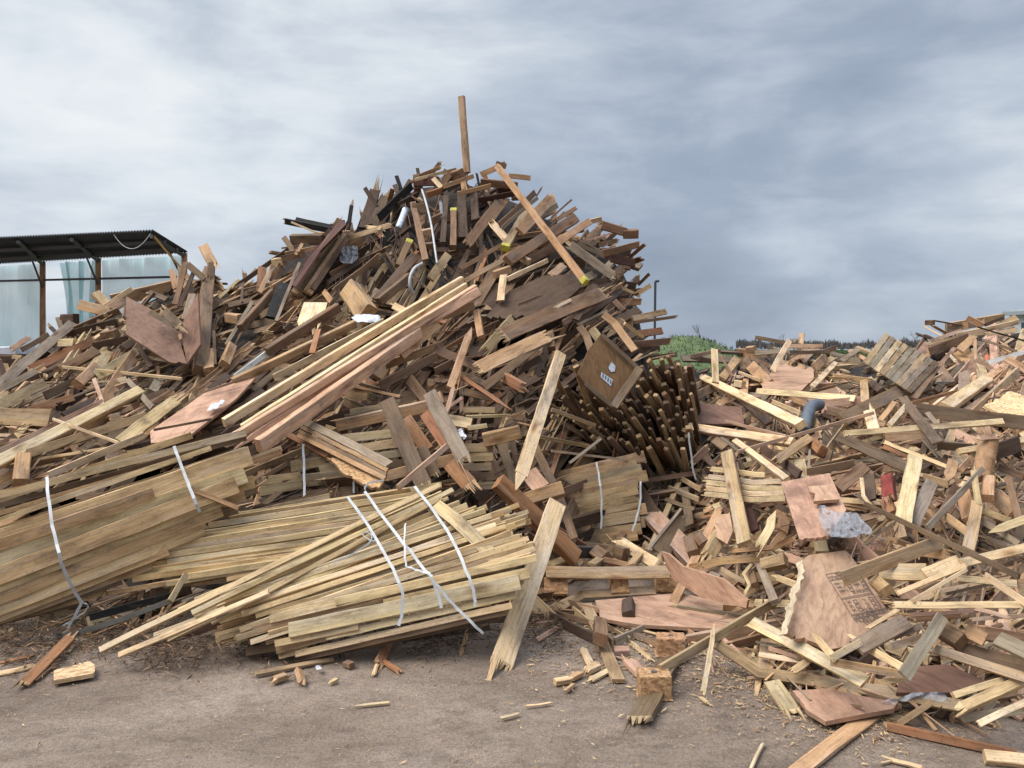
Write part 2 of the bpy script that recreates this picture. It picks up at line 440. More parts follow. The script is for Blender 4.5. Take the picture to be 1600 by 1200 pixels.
P('olive board with angled end below the wide olive brown board',78,653,-20,650,27,'q',r=8,l=.16,t=.12)
P('pale yellow splinter lying on the wide olive brown board',33,616,-12,628,8,'p','splinter',l=.22,e='bc')
P('grey splintered board above the wide olive brown board',57,580,-6,612,11,'y',e='bb',l=.12)
P('pinkish plank lying along the top of the big tan beam',162,630,-12,716,16,'n',l=.12)
P('big long tan beam rising across the slope above the strapped boards',219,611,-14,729,21,'p','beam',l=.14,r=28)
P('grey tan plank beneath the big long tan beam',229,650,44,709,15,'q',l=.1)
P('wide tan board with bright orange torn end by the pink chipboard',273,627,188,692,21,'g',e='bc',l=.16,r=20)
P('thin pale batten crossing under the big long tan beam',83,655,185,692,5,'p','batten',l=.22)
P('twisted pinkish splinter hanging over the big long tan beam',147,592,164,645,7,'n','splinter',mid=[(157,618)],e='bc',l=.2)
P('grey tan batten slanting down over the dark hollow',200,594,239,638,9,'y','batten',l=.15)
P('tan offcut block beneath the twisted pinkish splinter',172,655,187,652,15,'t','block',e='bb',l=.16)
P('small pale wedge offcut above the big long tan beam',170,601,198,593,11,'p',l=.12)
P('short post end with orange sawn face above the strapped boards',36,714,32,755,22,'t','post',l=.15)
P('long splintered pale board lying on top of the big strapped bundle',225,680,76,742,11,'p',e='bb',l=.2)
P('orange brown board in the hollow behind the olive boards',115,621,44,642,12,'o')
P('dark board above the big long tan beam in the hollow',150,625,100,650,14,'d')
P('dark weathered plank under the thin level olive batten',130,590,70,618,14,'z')
P('grey board end on the slope below the thin level batten',250,592,238,612,14,'y')
P('grey plank slanting behind the thin level olive batten',226,570,190,590,10,'y')
P('brown plank sunk above the orange torn board end',258,612,215,628,10,'b')
# folded plywood and the splintered upright
sheet('large folded reddish plywood sheet, wide face toward the shed',[(197,463),(234,482),(272,505),(292,568),(264,565),(197,522)],'r',lift=.22,rag=(3,),amp=2,dpt=[(197,463,8.0),(197,522,7.2),(292,568,6.7)])
sheet('upright narrow flap of reddish plywood beside the splintered post',[(309,457),(287,500),(283,520),(292,568),(313,538)],'r',lift=.2,dpt=[(309,457,7.5),(283,520,7.1),(292,568,6.65)])
P('splintered grey chunk resting on the folded plywood sheet',257,486,280,508,13,'z',e='bb',l=.3,d=(7.2,6.85))
P('thin brown board lying on the folded plywood sheet',234,488,272,509,8,'z',d=(7.3,6.95))
P('tall splintered upright timber beside the plywood flap',326,424,313,580,22,'b','post',e='bc',l=.15,r=-15)
P('broken tan board snapped over the top of the splintered upright',317,384,333,414,15,'t',e='cb',d=(8.2,8.0))
P('snapped stub joining the splintered upright and the tan board',331,412,328,432,12,'b','splinter',e='bb',d=(8.0,7.9))
P('dark leaning board by the corner post of the shed',290,410,274,476,9,'b',d=(8.6,8.3))
P('dark thin board leaning inward next to the shed corner',303,424,281,479,7,'d',d=(8.5,8.2))
P('grey brown board crossing the leaning boards by the shed corner',293,413,320,436,10,'z',d=(8.5,8.4))
P('dark prop between the leaning boards and the splintered upright',297,440,304,470,6,'d',d=(8.6,8.4))
P('round grey stub of wood above the folded plywood',236,483,244,474,9,'z','post',d=(8.2,8.3))
P('weathered board standing behind the plywood flap',300,460,290,500,12,'y',d=(8.2,7.8))
P('thin pale stick leaning toward the dark saddle of the heap',373,437,342,466,5,'p','batten')
P('small brown stub standing up on the saddle',382,427,384,452,7,'b',e='bc',d=(9,8.9))
P('thin pale strip leaning out from the brown saddle stub',400,420,386,436,4,'p','batten',d=(9,8.95))
P('small square tan board beside the brown saddle stub',386,446,400,447,12,'t',d=(8.9,8.8))
P('brown block with square end inside the dark saddle',356,496,376,499,18,'t','block')
P('black painted board hanging in the saddle',443,444,424,497,18,'k',l=.18,r=10)
P('brown beam with bright orange upper edge beside the black board',426,457,376,513,15,'b','beam',l=.18,r=-28)
P('thin grey batten leaning beside the orange edged beam',394,472,353,540,6,'y','batten',l=.14)
P('short square post with pale sawn end in the saddle',362,541,350,570,17,'t','post',l=.16)
P('tan square post end standing beside the splintered upright',327,550,327,580,18,'t','post',l=.14)
P('thin brown stick standing beside the splintered upright',334,518,336,570,5,'b','batten',l=.15)
P('long thin grey strip leaning in front of the striped plank stack',468,411,431,502,5,'y','batten',l=.2)
P('sawn block with pale end perched on the saddle crest',428,410,444,409,14,'p','block',d=(8.9,8.8))
P('tan prop under the pale sawn block on the saddle crest',426,415,405,458,7,'t','batten',d=(8.7,8.3))
P('dark orange board standing beside the tan prop',410,418,407,458,13,'o',d=(8.8,8.5))
P('dark board standing under the pale sawn block',440,418,432,450,9,'d',d=(8.8,8.5))
for i,(a,b,c,d_,w,co,tx) in enumerate([(519,370,461,459,14,'t','first'),(530,374,470,462,12,'b','second'),(541,368,480,458,14,'t','third'),(548,364,488,452,9,'b','last')]):
    P(['brown plank at the outer edge of the striped stack by the red board','narrow dark plank second in the striped leaning stack','tan plank in the middle of the striped leaning stack','thin brown plank with torn top on the inner edge of the striped stack'][i],a,b,c,d_,w,co,l=.2+.01*i,r=5,e='bc')
sheet('long dark red board leaning beside the striped plank stack',[(534,343),(541,350),(500,392),(462,448),(444,440),(478,394)],'e',name='painted_board',cat='painted board',lift=.14,dpt=[(534,343,8.7),(453,445,8.1),(500,385,8.5)])
P('grey brown block of boards with vertical grain on the shoulder crest',456,374,505,374,18,'z','block',d=(8.9,8.8))
P('dark plank cantilevered out over the shoulder crest',446,346,522,361,10,'k',d=(9.1,8.9),e='bc')
P('short dark plank beneath the cantilevered shoulder plank',462,343,519,355,8,'k',d=(9.3,9.1))
P('pale split strip beneath the cantilevered shoulder plank',455,347,505,368,3,'p','splinter',d=(9,8.9))
P('thin grey batten sticking out below the grey brown block',440,388,496,379,3,'y','batten',d=(8.9,8.8))
P('pale board with torn end under the thin grey batten',447,396,492,388,7,'t',e='bc',d=(8.8,8.7))
P('brown wedge board above the saddle crest',441,405,476,396,11,'b',d=(8.8,8.6))
# ================================================================ DARK TOP OF THE BIG HEAP
P('pale tan plank level above the clear film ball',544,372,609,352,8,'p',e='cb',l=.25)
P('short pale offcut on the level pale tan plank',575,355,595,357,6,'p',e='bb',l=.25)
P('dark upright board on the steep shoulder of the heap',586,298,569,357,17,'d',e='bc',d=(9,8.7))
P('second dark upright board with frayed top on the steep shoulder',602,307,583,352,15,'z',e='bc',d=(9,8.7))
P('small dark stub standing on the steep shoulder',566,333,570,352,8,'d',e='bc',d=(9,8.8))
P('long black board with brown edge rising to the dark red block',643,290,592,340,13,'k',r=-28,d=(8.9,8.5))
P('short black board above the brown edged black board',641,291,622,305,9,'k',d=(9,8.9))
P('brown board below the clear film ball',562,404,516,431,12,'b')
P('splintery branch like strip in the dark hollow',592,399,523,452,8,'b','splinter',mid=[(568,420)],e='bb',l=.15)
P('long orange brown plank rising out of the dark hollow',649,398,588,470,15,'b',l=.16,r=10)
P('post with yellow painted end above the dark hollow',640,377,622,416,11,'b','post',tip=-1,l=.2)
P('tall brown board standing beside the hanging white rope',645,316,665,406,10,'b',l=.2)
P('short vertical grained board between rope and tall brown board',645,326,669,325,16,'b',l=.18)
P('small square tan block beside the hanging white rope',660,365,674,362,14,'t','block',l=.16)
P('second square block low beside the hanging white rope',664,384,678,383,11,'b','block',l=.16)
P('post with yellow painted top standing under the crest',709,328,708,386,10,'b','post',tip=-1,l=.2)
P('tall dark board standing under the crest by the yellow post',697,306,692,379,9,'d',l=.2)
P('second tall dark board standing behind the yellow topped post',721,300,724,372,14,'d',l=.12)
P('dirty pale block leaning low under the rope',700,398,672,436,13,'q',l=.22)
P('brown block stuck out beside the rope near the crest',676,345,690,338,13,'b','block',l=.2)
P('dark red board under the thin pale crest batten',647,284,684,283,15,'e',d=(8.9,8.8))
P('thin pale batten lying level on the crest',648,281,713,264,5,'p','batten',d=(8.8,8.9))
P('spiky tan strip with nails on the crest',652,276,687,262,6,'t','splinter',e='bb',d=(9,8.9))
P('orange tan plank under the crest beside the dark red board',667,305,691,297,10,'o',l=.25)
P('yellowish tan offcut between crest batten and orange plank',677,279,690,293,8,'g',d=(8.8,8.7))
P('tan board rising to the foot of the lone crest post',684,299,706,268,10,'b',d=(8.8,8.8))
P('lone square post standing upright on the very top of the heap',721,151,730,270,12,'t','post',d=(8.9,8.8),r=-25,t=.7)
P('brown block at the foot of the lone crest post',699,277,722,270,15,'b','block',d=(8.9,8.7))
P('short board hanging below the lone crest post',723,280,726,297,9,'t',d=(8.6,8.5))
P('tan plank lying across the crest in front of the lone post',692,292,740,275,7,'t',d=(8.5,8.6))
P('long tan plank lower across the crest in front of the dark gap',715,303,767,290,7,'t',d=(8.4,8.5))
P('tan board rising to the crest knob at the top of the long batten',751,273,790,256,9,'t',d=(8.7,8.7))
P('brown knob board capping the top of the long diagonal batten',775,256,791,260,9,'b',d=(8.6,8.6))
P('pale board sticking out level from the crest into the sky',795,275,829,278,8,'t',d=(8.9,8.9))
P('reddish brown plank level beneath the crest knob',751,285,809,290,13,'b',d=(8.7,8.7))
P('dark red plank lower beneath the crest knob',747,313,806,302,9,'e',d=(8.6,8.6))
P('dark red square block behind the long diagonal batten',779,297,803,296,20,'e','block',d=(8.8,8.8))
P('dark broad board standing below the crest gap',741,304,743,344,13,'d',l=.2)
P('long square batten running down across the slope with yellow lower end',777,260,915,441,12,'t','beam',l=.5,tip=1,d=(8.3,7.0),r=-20)
P('broad splintery brown board fanning from the crest',783,312,731,380,15,'b',e='bb',l=.15)
P('narrow brown board fanning beside the broad splintery one',794,311,767,348,6,'b',l=.16)
P('brown board in the fan sticking up behind the diagonal batten',836,301,780,352,10,'b',d=(8.4,7.9))
P('grey thin board in the fan below its brown neighbour',840,309,784,357,6,'y',d=(8.3,7.8))
P('wide tan board with square end in the fan against the sky',861,310,812,362,17,'t',d=(8.5,7.9))
P('thin stick pointing at the sky beside the wide fan board',893,312,862,340,3,'b','batten',d=(8.5,8.2))
P('brown board poking up behind the thick brown beam',900,325,869,344,7,'b',d=(8.4,8.1))
P('thin pointed splinter standing highest in the fan',848,291,838,306,3,'b','splinter',e='sc',d=(8.6,8.5))
P('pale short beam with yellow painted end in the fan',823,330,789,388,15,'q','beam',tip=1,l=.3)
P('curved pale scrap beside the yellow ended short beam',772,352,790,373,12,'p',e='bb',l=.2)
P('thick brown beam lying across under the diagonal batten',899,341,793,408,18,'b','beam',l=.3,r=12,t=.5)
P('thin brown plank running down beneath the thick brown beam',828,384,726,439,8,'t',l=.2)
P('long thin plank parallel and higher than its neighbour on the slope',796,375,720,420,7,'b',l=.22)
P('pale plank emerging beyond the crossing batten and beam',922,345,873,378,12,'t',d=(8.2,7.8))
P('wide brown board under the thick brown beam',866,385,826,406,14,'b',l=.16)
P('small pale block sunk under the wide brown board',813,402,827,410,12,'p','block',l=.16)
P('pale board pointing out at the upper rim by the fan',920,347,940,342,8,'g',d=(8.3,8.3))
P('brown rough beam on the upper rim',940,352,974,362,14,'b','beam',e='bb',d=(8.4,8.4))
P('thin pinkish stick lying on the rim boards',957,364,914,377,3,'n','batten',l=.25)
P('brown block at the outermost point of the rim',974,366,997,365,16,'b','block',d=(8.4,8.4))
P('long brown plank sticking out to the rim point',998,382,942,396,11,'b',d=(8.3,7.9))
P('dark plank sticking out below the rim point',984,395,945,402,9,'d',d=(8.4,8.1))
P('reddish dark board under the pale torn planks on the rim',991,411,955,404,13,'e',d=(8.3,8.0))
P('pale torn grey plank splintering toward the rim',892,384,958,431,14,'y',e='bb',l=.35)
P('grey plank lying over the pale torn one on the rim',904,379,977,415,9,'y',e='cs',l=.38)
P('dark board end jutting out below the torn rim planks',963,436,930,441,9,'d',d=(8.1,7.7))
P('thin dark board jutting out lower on the rim',957,449,930,458,7,'b',d=(8.1,7.8))
sheet('big dark brown sheet of boarding under the yellow ended batten',[(911,428),(904,452),(858,492),(756,497),(795,455),(850,430)],'d',name='dark_boarding',cat='boarding',lift=.16,rag=(2,),amp=3)
P('pale batten lying above the dark boarding',855,407,793,436,8,'p','batten',l=.3)
P('square tan block at the top of the short hanging board',772,430,797,421,14,'t','block',l=.34)
P('short pale board hanging over the dark boarding',787,430,782,470,12,'p',l=.36)
P('small splinter lying on the dark boarding',849,461,809,476,5,'b','splinter',e='sb',l=.3)
P('pale brown scrap beside the dark boarding edge',880,415,860,432,14,'n',l=.2)
P('tan plank sticking out highest into the sky beyond the rim',1016,446,994,460,7,'t',d=(8.4,8.3))
P('dark thin plank below the sky pointing tan plank',998,459,955,467,4,'d',d=(8.3,8.0))
P('tan board with dark square end jutting from the rim',1001,471,966,473,11,'t',d=(8.4,8.2))
P('light tan plank jutting far out over the grass mound',1040,487,988,498,10,'t',d=(8.3,7.9))
P('thin frayed board under the light tan jutting plank',1055,495,992,504,5,'b',e='bc',d=(8.2,7.8))
P('reddish plank jutting lower toward the grass mound',1034,517,982,524,12,'o',d=(8.1,7.6))
P('brown plank jutting lowest above the stake heads',1046,533,982,539,11,'b',e='bc',d=(8.0,7.5))
P('brown slab under the lowest jutting plank',1030,545,985,548,9,'d',d=(8.0,7.5))
P('thin pale stick leaning beside the jutting planks',976,505,1004,527,5,'p','batten',l=.25)
P('curved tan board bending down to the stake bundle',943,491,992,548,12,'t',mid=[(960,505)],l=.3)
P('second bent board above the framed panel',905,510,925,552,12,'b',mid=[(916,525)],l=.25)
P('dark block jutting below the boards at the flank',860,520,862,545,13,'b','post',l=.22)
P('square brown board end above the framed panel',925,515,940,535,14,'q',l=.2)
P('small red brown offcut on the flank under the rim',960,470,975,485,9,'r',l=.2)
P('dark plank sloping beneath the rim torn boards',930,445,900,500,10,'d',l=.2)
P('brown plank tucked between dark boarding and flank',940,470,880,505,9,'b',l=.2)
# flank layers
P('long pale stick lying on the flank above the splintered boards',892,469,819,505,5,'p','batten',l=.32)
P('wide reddish brown splintered board on the flank',941,459,788,522,24,'b',e='bb',l=.24,t=.1,r=25)
P('wide tan splintered board low on the flank',852,527,750,574,22,'t',e='bb',l=.28,t=.1,r=28)
P('long brown board beneath the wide tan splintered one',848,534,755,606,13,'b',l=.26)
P('torn tan board edge in the middle of the flank',800,500,760,545,16,'q',e='bb',l=.22)
P('upright pointed splinter with dark middle on the flank',737,512,703,607,12,'t','splinter',e='sc',l=.4)
P('pinkish splinter continuing below the upright pointed one',708,606,695,655,7,'n','splinter',e='cs',l=.4)
P('thin pinkish splinter leaning beside the low pallet',695,640,722,622,6,'n','splinter',e='bc',l=.3)
P('reddish batten running down the flank into the hollow',722,589,801,642,7,'o','batten',e='cs',l=.3)
P('tan board level above the upright short post on the flank',741,477,690,494,13,'t',l=.25)
P('short upright tan post below the level tan board',745,487,752,528,13,'t','post',l=.28)
P('brown plank sloping from the long pale timbers',679,545,750,575,14,'b',l=.22)
P('tan plank end under the pale timber butt',692,538,602,571,13,'t',l=.2)
P('dark brown plank below the timber butts',682,556,594,602,14,'b',l=.22)
P('dark brown board sloping across the flank hollow',640,592,668,628,16,'b',l=.2)
P('square olive board end in the flank hollow',540,612,575,618,16,'q',l=.18)
P('thin brown strip arched over the flank hollow',550,603,625,620,5,'t','batten',l=.28)
P('brown offcut standing above the leaning pallet',686,615,692,632,11,'t','block',l=.25)
P('brown board behind the top of the leaning pallet',720,560,680,580,12,'b',l=.16)
P('dark tan block end low on the flank',790,590,815,605,18,'o','block',l=.2,e='bb')
P('greyish board shard on the flank by the reddish batten',760,600,720,585,10,'z',l=.18)
P('dark slat running parallel under the reddish batten',725,612,770,622,12,'b',l=.2)
P('olive slat lying level over the middle bundle',724,640,773,641,10,'q',l=.2)
P('thin olive strip level over the middle bundle',728,651,798,649,5,'g','batten',l=.22)
P('square olive offcut on the ends of the middle bundle',701,656,736,662,17,'g',l=.26,r=30,t=.1)
P('short olive slat below the square olive offcut',731,669,761,665,8,'g',l=.24)
P('dark board buried behind the long leaning plank',840,590,800,612,12,'d',l=.12)
P('slim olive slat reaching into the dark hollow',862,640,930,665,7,'q','batten',l=.15)
P('narrow slat lying level over the strapped slab bundle',862,705,1010,722,4,'q','batten',l=.3)
P('thin olive slat crossing the hollow higher up',830,680,930,700,6,'q','batten',l=.15)
P('thin crossing stick propped on the strapped slab bundle',939,686,890,724,5,'y','batten',l=.4)
# ================================================================ LONG PALE TIMBERS
P('pale white strip of trim between plywood flap and timbers',431,541,366,590,9,'w','batten',l=.25)
P('red brown beam lying above the long pale timbers',529,480,417,550,18,'b','beam',l=.3,r=-25)
P('tan beam second above the long pale timbers',555,506,364,597,15,'t','beam',l=.32,r=-22)
P('thinner tan plank between tan beam and pale timbers',600,502,428,590,11,'P',l=.34,r=-20)
P('brown plank in shadow under the thin tan plank',560,540,420,612,10,'b',l=.26)
P('broken tan clip board standing over the tan beam',497,515,487,552,9,'o',l=.5)
P('longest pale timber, uppermost of the big pale set',722,437,350,661,15,'P','beam',l=.62,r=-32,ja=.02,t=.55)
P('pale yellowish timber with torn lower end in the big pale set',728,446,380,668,13,'P','beam',l=.6,r=-25,e='cb',ja=.02)
P('pinkish timber in the middle of the big pale set',743,449,350,693,14,'h','beam',l=.58,r=-28,ja=.03)
P('tan timber with wide face low in the big pale set',747,457,440,633,17,'h','beam',l=.54,r=5)
P('lowest square timber running down from the big pale set',655,520,404,697,24,'h','beam',l=.58,r=-30,t=.6)
P('short tan board under the upper ends of the pale set',683,504,625,554,20,'t',l=.5)
P('pinkish plank reaching lower in the big pale set',600,545,366,702,9,'h',l=.56,r=-20,e='cs')
sheet('long pink chipboard panel with torn white paper on it',[(236,692),(236,672),(326,609),(392,583),(399,590),(370,622),(297,680),(276,690)],'n',name='chipboard_sheet',cat='chipboard',lift=.22,rag=(0,2),amp=2)
P('thin brown strip lying along the pink chipboard panel',392,588,316,613,4,'b','batten',l=.45)
P('second thin brown strip low along the pink chipboard panel',330,655,240,672,4,'b','batten',l=.45)
# labelled block and neighbours
P('square pale board with torn lower edge beside the labelled block',493,474,484,504,36,'P',e='cb',l=.3,t=.1)
P('small curved brown offcut above the square pale board',506,455,518,471,9,'t',l=.3)
P('pale broken wedge behind the top of the pale timbers',615,478,634,487,11,'p',e='bc',l=.35)
P('long dark brown beam behind the labelled block',640,432,592,472,15,'b','beam',l=.2)
P('dark round ended stub in the hollow below the striped stack',455,510,445,520,14,'d','block',l=.15)
# ================================================================ MIDDLE: boards above the batten bundles
for i,(dy,w,co,tx) in enumerate([(0,13,'y','weathered grey board on top of the tilted stack of four'),(9,6,'t','thin tan board second in the tilted stack of four'),(16,6,'b','brown board third in the tilted stack of four'),(22,7,'t','bottom tan board of the tilted stack of four')]):
    P(tx,474-i*3,658+dy,608-i*2,726+dy,w,co,l=.42-.02*i,r=38 if i==0 else 5,t=.12 if i==0 else .5,bow=.01)
sheet('ragged tan chipboard scrap beneath the tilted stack of boards',[(510,714),(528,716),(600,752),(592,762),(568,757),(535,738)],'t',name='chipboard_scrap',cat='chipboard',lift=.28,rag=(0,3,4,5),amp=3,mat='chip')
P('reddish batten under the upper end of the tilted stack',446,677,513,713,10,'o','batten',l=.26)
P('brown board tucked under the lowest square timber',470,690,520,716,8,'b',l=.2)
P('reddish tan batten crossing low over the leaning pallet',698,697,622,762,10,'n','batten',l=.62)
P('grey topped beam with orange brown side leaning by the front plank',778,752,900,872,32,'o','beam',l=.45,r=40,t=.6,ja=.03)
P('long knotty plank leaning over the hollow, upper of the two leaning planks',876,552,806,766,20,'p',l=.5,r=-16,t=.3,d=(5.9,4.75),ja=.03,e='cs')
P('thick knotty plank with broken foot leaning on the battens down to the ground',870,786,784,1034,33,'p',r=-16,t=.24,d=(4.75,3.72),e='cb',ja=.03)
P('curved pale green board bowing over the front batten bundle',681,789,811,916,22,'g',l=.3,bow=.06,r=18,t=.2,ja=.03,d=(4.2,3.85))
P('olive board offcut with torn tip behind the broken foot plank',825,935,860,972,26,'q',e='cb',l=.1)
P('thin white green strip bent beside the olive board offcut',735,895,808,928,4,'g','batten',l=.2)
# ================================================================ RIGHT HEAP, upper part
P('upright pale board standing beside the stake heads',1116,546,1118,598,11,'p',l=.3,d=(7.2,6.9))
P('pinkish flat board on top behind the upright pale board',1126,548,1079,557,6,'n',l=.15)
P('brown flat board under the pinkish one by the grass mound',1080,557,1113,565,8,'b',l=.15)
P('big bright pale beam slanting down from the upright pale board',1099,591,1252,664,17,'P','beam',l=.45,r=32,ja=.02,t=.7)
P('dark plank beneath the big bright pale beam',1153,620,1202,662,12,'d',l=.25)
P('bright pale plank lying level below the pale torn plywood',1182,611,1336,623,10,'P',l=.35,r=22,ja=.02)
sheet('pale pink plywood with torn serrated edge on top of the low heap',[(1207,578),(1228,568),(1272,578),(1271,592),(1247,611),(1190,607)],'n',lift=.25,rag=(0,1,2,3),amp=3)
P('tan stick leaning over the pale torn plywood',1234,532,1207,580,9,'p',l=.3,d=(8.2,7.2))
P('dark thin sheet on the crest of the low heap',1180,527,1257,541,6,'z',d=(9.6,9.3),t=.2)
P('tan block under the dark thin crest sheet',1168,546,1180,545,11,'t','block',d=(9.3,9.2))
P('pink board stack top on the crest of the low heap',1226,541,1286,541,7,'n',d=(9.2,9.1))
P('dark board below the pink crest board',1234,551,1297,550,6,'d',d=(9.1,9.0))
P('grey board beneath the dark thin crest sheet',1180,552,1232,548,8,'y',d=(9.1,9.1))
sheet('reddish brown panel behind the lower bright beam',[(1083,629),(1158,636),(1163,662),(1080,662)],'r',name='plywood_sheet',lift=.1)
P('long bright edged beam lying level at the edge of the dark hollow',1077,668,1240,692,17,'P','beam',l=.35,r=30,t=.7,ja=.03)
P('thin pinkish batten lying on the long bright edged beam',1133,658,1229,682,5,'n','batten',l=.45)
P('very long thin reddish batten slanting across the low heap',1153,706,1365,645,6,'n','batten',l=.5)
P('tan board fragment in the upper low heap',1151,560,1128,592,12,'t',l=.2)
P('wide grey tan board beside the pale torn plywood',1173,571,1201,600,18,'t',l=.22)
P('thin tan batten under the wide grey tan board',1155,582,1189,595,5,'p','batten',l=.22)
P('small pale block above the bright pale beam',1150,600,1162,601,13,'p','block',l=.25)
P('thin brown stick crossing near the upright pale board',1126,555,1145,589,4,'b','batten',l=.25)
P('pale tan stick leaning on the far side of the torn plywood',1306,566,1269,604,8,'p',l=.3)
P('tan board lying behind the pale tan leaning stick',1290,557,1272,575,14,'t',l=.22)
P('pinkish board wedge beside the long dark beam',1290,631,1350,625,13,'n',l=.25)
P('brown beam end beside the grey rubber piece',1296,641,1328,650,15,'b','beam',l=.22)
P('pale splinter board under the level bright plank',1208,628,1250,645,7,'p',e='bb',l=.25)
P('tan board shard lying left open by the grey rubber piece'.replace('left open ',''),1225,618,1262,632,8,'t',e='bb',l=.2)
P('tan plank half buried under the bright pale beam start',1085,605,1110,592,9,'t',l=.2)
P('brown beam stub lying under the bright pale beam start',1085,620,1110,608,14,'b','beam',l=.2)
# pallet neighbours and far mound
P('long dark plank slanting under the leaning slatted pallet',1433,598,1316,656,20,'b',l=.3,r=10)
P('big dark grey board lying level at the far edge',1431,640,1610,662,22,'z',l=.4,r=5,t=.2)
P('long pale batten passing beneath the dark diagonal board',1319,678,1567,659,11,'p','batten',l=.42,r=20)
P('dark weathered diagonal board across the pale batten',1410,621,1466,692,15,'z',l=.55,r=18)
P('olive beam with bright top edge leaning toward the cabin',1542,593,1478,637,21,'g','beam',l=.35,r=26,t=.6)
P('pale board pointing at the cabin on the far mound',1591,503,1495,524,8,'p',d=(10.0,9.7))
P('dark thin board behind the cabin pointing board',1568,496,1539,508,5,'d',d=(10.3,10.2))
P('tan board standing on the far mound crest',1511,497,1536,509,10,'t',d=(10.3,10.2))
P('small tan block at the tip of the far mound',1447,504,1459,504,8,'b','block',d=(10.3,10.2))
P('thin dark stick lying along the far mound crest',1460,501,1504,509,2.5,'d','batten',d=(10.1,10.1))
P('small brown block on the far mound crest',1486,507,1497,508,6,'b','block',d=(10.2,10.2))
P('upright tan chip on the far mound crest',1508,503,1509,515,7,'t',d=(10.1,10.1))
P('thin pale strip slanting down the far mound',1442,509,1472,525,2.5,'p','batten',d=(10,9.8))
P('pinkish plank on the far mound face',1503,516,1455,533,6,'n',d=(9.9,9.6))
P('tan plank below the pinkish far mound plank',1496,527,1452,542,6,'t',d=(9.7,9.4))
P('wide brown board on the far mound face',1512,527,1453,549,13,'b',d=(9.7,9.3))
P('tan board crossing the wide brown far mound board',1520,528,1499,548,12,'t',d=(9.5,9.2))
P('slim upright board beside the tan hardboard on the mound',1523,530,1525,575,5,'t',d=(9.4,9.1))
sheet('tan hardboard piece on the far mound',[(1489,552),(1504,545),(1521,550),(1522,571),(1508,568)],'t',name='hardboard_sheet',cat='hardboard',dpt=[(1489,552,9.4),(1521,550,9.4),(1508,568,9.1)])
P('pale batten level near the cabin',1589,515,1543,523,6,'p','batten',d=(9.9,9.7))
P('thin black stick across the mound by the cabin',1527,511,1602,533,2.5,'k','batten',d=(9.7,9.5))
P('brown plank sloping down the mound to the slats',1526,562,1562,587,10,'b',d=(8.9,8.5))
P('thin brown stick on the mound above the orange scrap',1537,531,1588,549,4,'b','batten',d=(9.5,9.2))
P('white painted board rising to the picture edge on the mound',1544,567,1604,549,7,'w',d=(8.7,8.9))
P('tan brown slat panel board at the mound foot',1572,560,1606,580,12,'t',d=(8.6,8.3))
P('reddish slat at the mound foot, upper',1560,576,1606,600,9,'r',d=(8.5,8.2))
P('reddish slat at the mound foot, lower',1563,590,1606,612,8,'b',d=(8.4,8.1))
P('short tan slat end beside the reddish slats',1573,597,1582,604,10,'t','block',d=(8.2,8.1))
sheet('pale splintery chipboard at the picture edge',[(1537,634),(1579,611),(1603,619),(1603,650),(1562,646)],'p',name='chipboard_sheet',cat='chipboard',lift=.25,rag=(0,),amp=2,mat='chip')
sheet('whitish grey board chip with dark scratches below the mound',[(1498,583),(1513,577),(1516,600),(1496,619)],'y',name='chipboard_scrap',cat='chipboard',lift=.3,rag=(2,),amp=2,mat='chip')
P('upright tan board beside the long dark slanting plank',1350,594,1352,628,12,'t',l=.3)
P('dark block beside the upright tan board',1362,600,1378,612,14,'d','block',l=.25)
P('orange tan stick pointing to the leaning pallet foot',1496,611,1423,631,6,'o','batten',l=.45)
P('pale bent stick below the dark diagonal board top',1418,631,1389,664,8,'p','batten',l=.45)
P('tan split stick beside the pale bent stick',1398,628,1375,657,8,'t',l=.38,e='cb')
P('short upright pale plank with frayed top in mid heap',1358,642,1365,672,17,'p',e='bc',l=.42)
P('grey plank stub leaning behind the dark diagonal board',1449,645,1472,672,8,'y',l=.35)
P('brown board behind the slatted pallet foot',1440,585,1450,612,14,'z',l=.1)
P('weathered post leg under the slatted pallet',1468,575,1486,600,14,'b',l=.15)
P('white pipe end beside the slatted pallet',1462,598,1488,597,4,'w','batten',l=.25)
# ================================================================ RIGHT HEAP, middle
P('broad weathered plank slanting above the upright knotty plank',1311,682,1428,736,18,'z',l=.4,r=12)
P('tan plank level in the middle of the low heap',1384,684,1452,679,13,'t',l=.35)
P('thin pale strip slanting over the mid heap',1383,691,1480,729,6,'p','batten',l=.48)
P('reddish tan split plank under the thin pale strip',1381,697,1424,713,11,'o',e='bc',l=.42)
P('upright knotty pale plank in the centre of the low heap',1430,714,1411,814,23,'p',l=.6,r=-14,t=.22,ja=.02)
P('grey board leaning beside the upright knotty plank',1456,753,1426,818,20,'y',l=.5,r=-10)
P('long grey batten rising steeply beside the grey leaning board',1535,733,1449,825,10,'y','batten',l=.6,r=-20)
P('pointed tan stub beside the steep grey batten',1490,720,1481,752,16,'t',e='cs',l=.55)
P('grey tan board end under the thin pale strip',1443,745,1482,757,12,'q',l=.5)
P('short upright block with gabled top in the low heap',1546,747,1543,779,18,'t','post',e='hc',l=.5)
P('thin upright splinter above the pale grey upright board',1521,736,1529,789,10,'q',l=.62,e='bc')
P('pale grey upright board with pointed foot',1527,786,1513,858,17,'q',l=.62,r=-12)
P('dark board corner beside the half round post',1552,707,1592,693,25,'d',l=.4)
P('long pale beam reaching in from the picture edge',1606,687,1498,706,11,'p','beam',l=.42)
P('dark thin upright board near the picture edge',1576,747,1593,813,11,'b',l=.5)
P('pale pointed wedge board near the picture edge',1606,810,1545,832,13,'p',e='cs',l=.6,ja=.03)
P('very long thin dark batten slanting across the low heap front',1351,787,1592,901,9,'z','batten',l=.75,e='bc',r=-12)
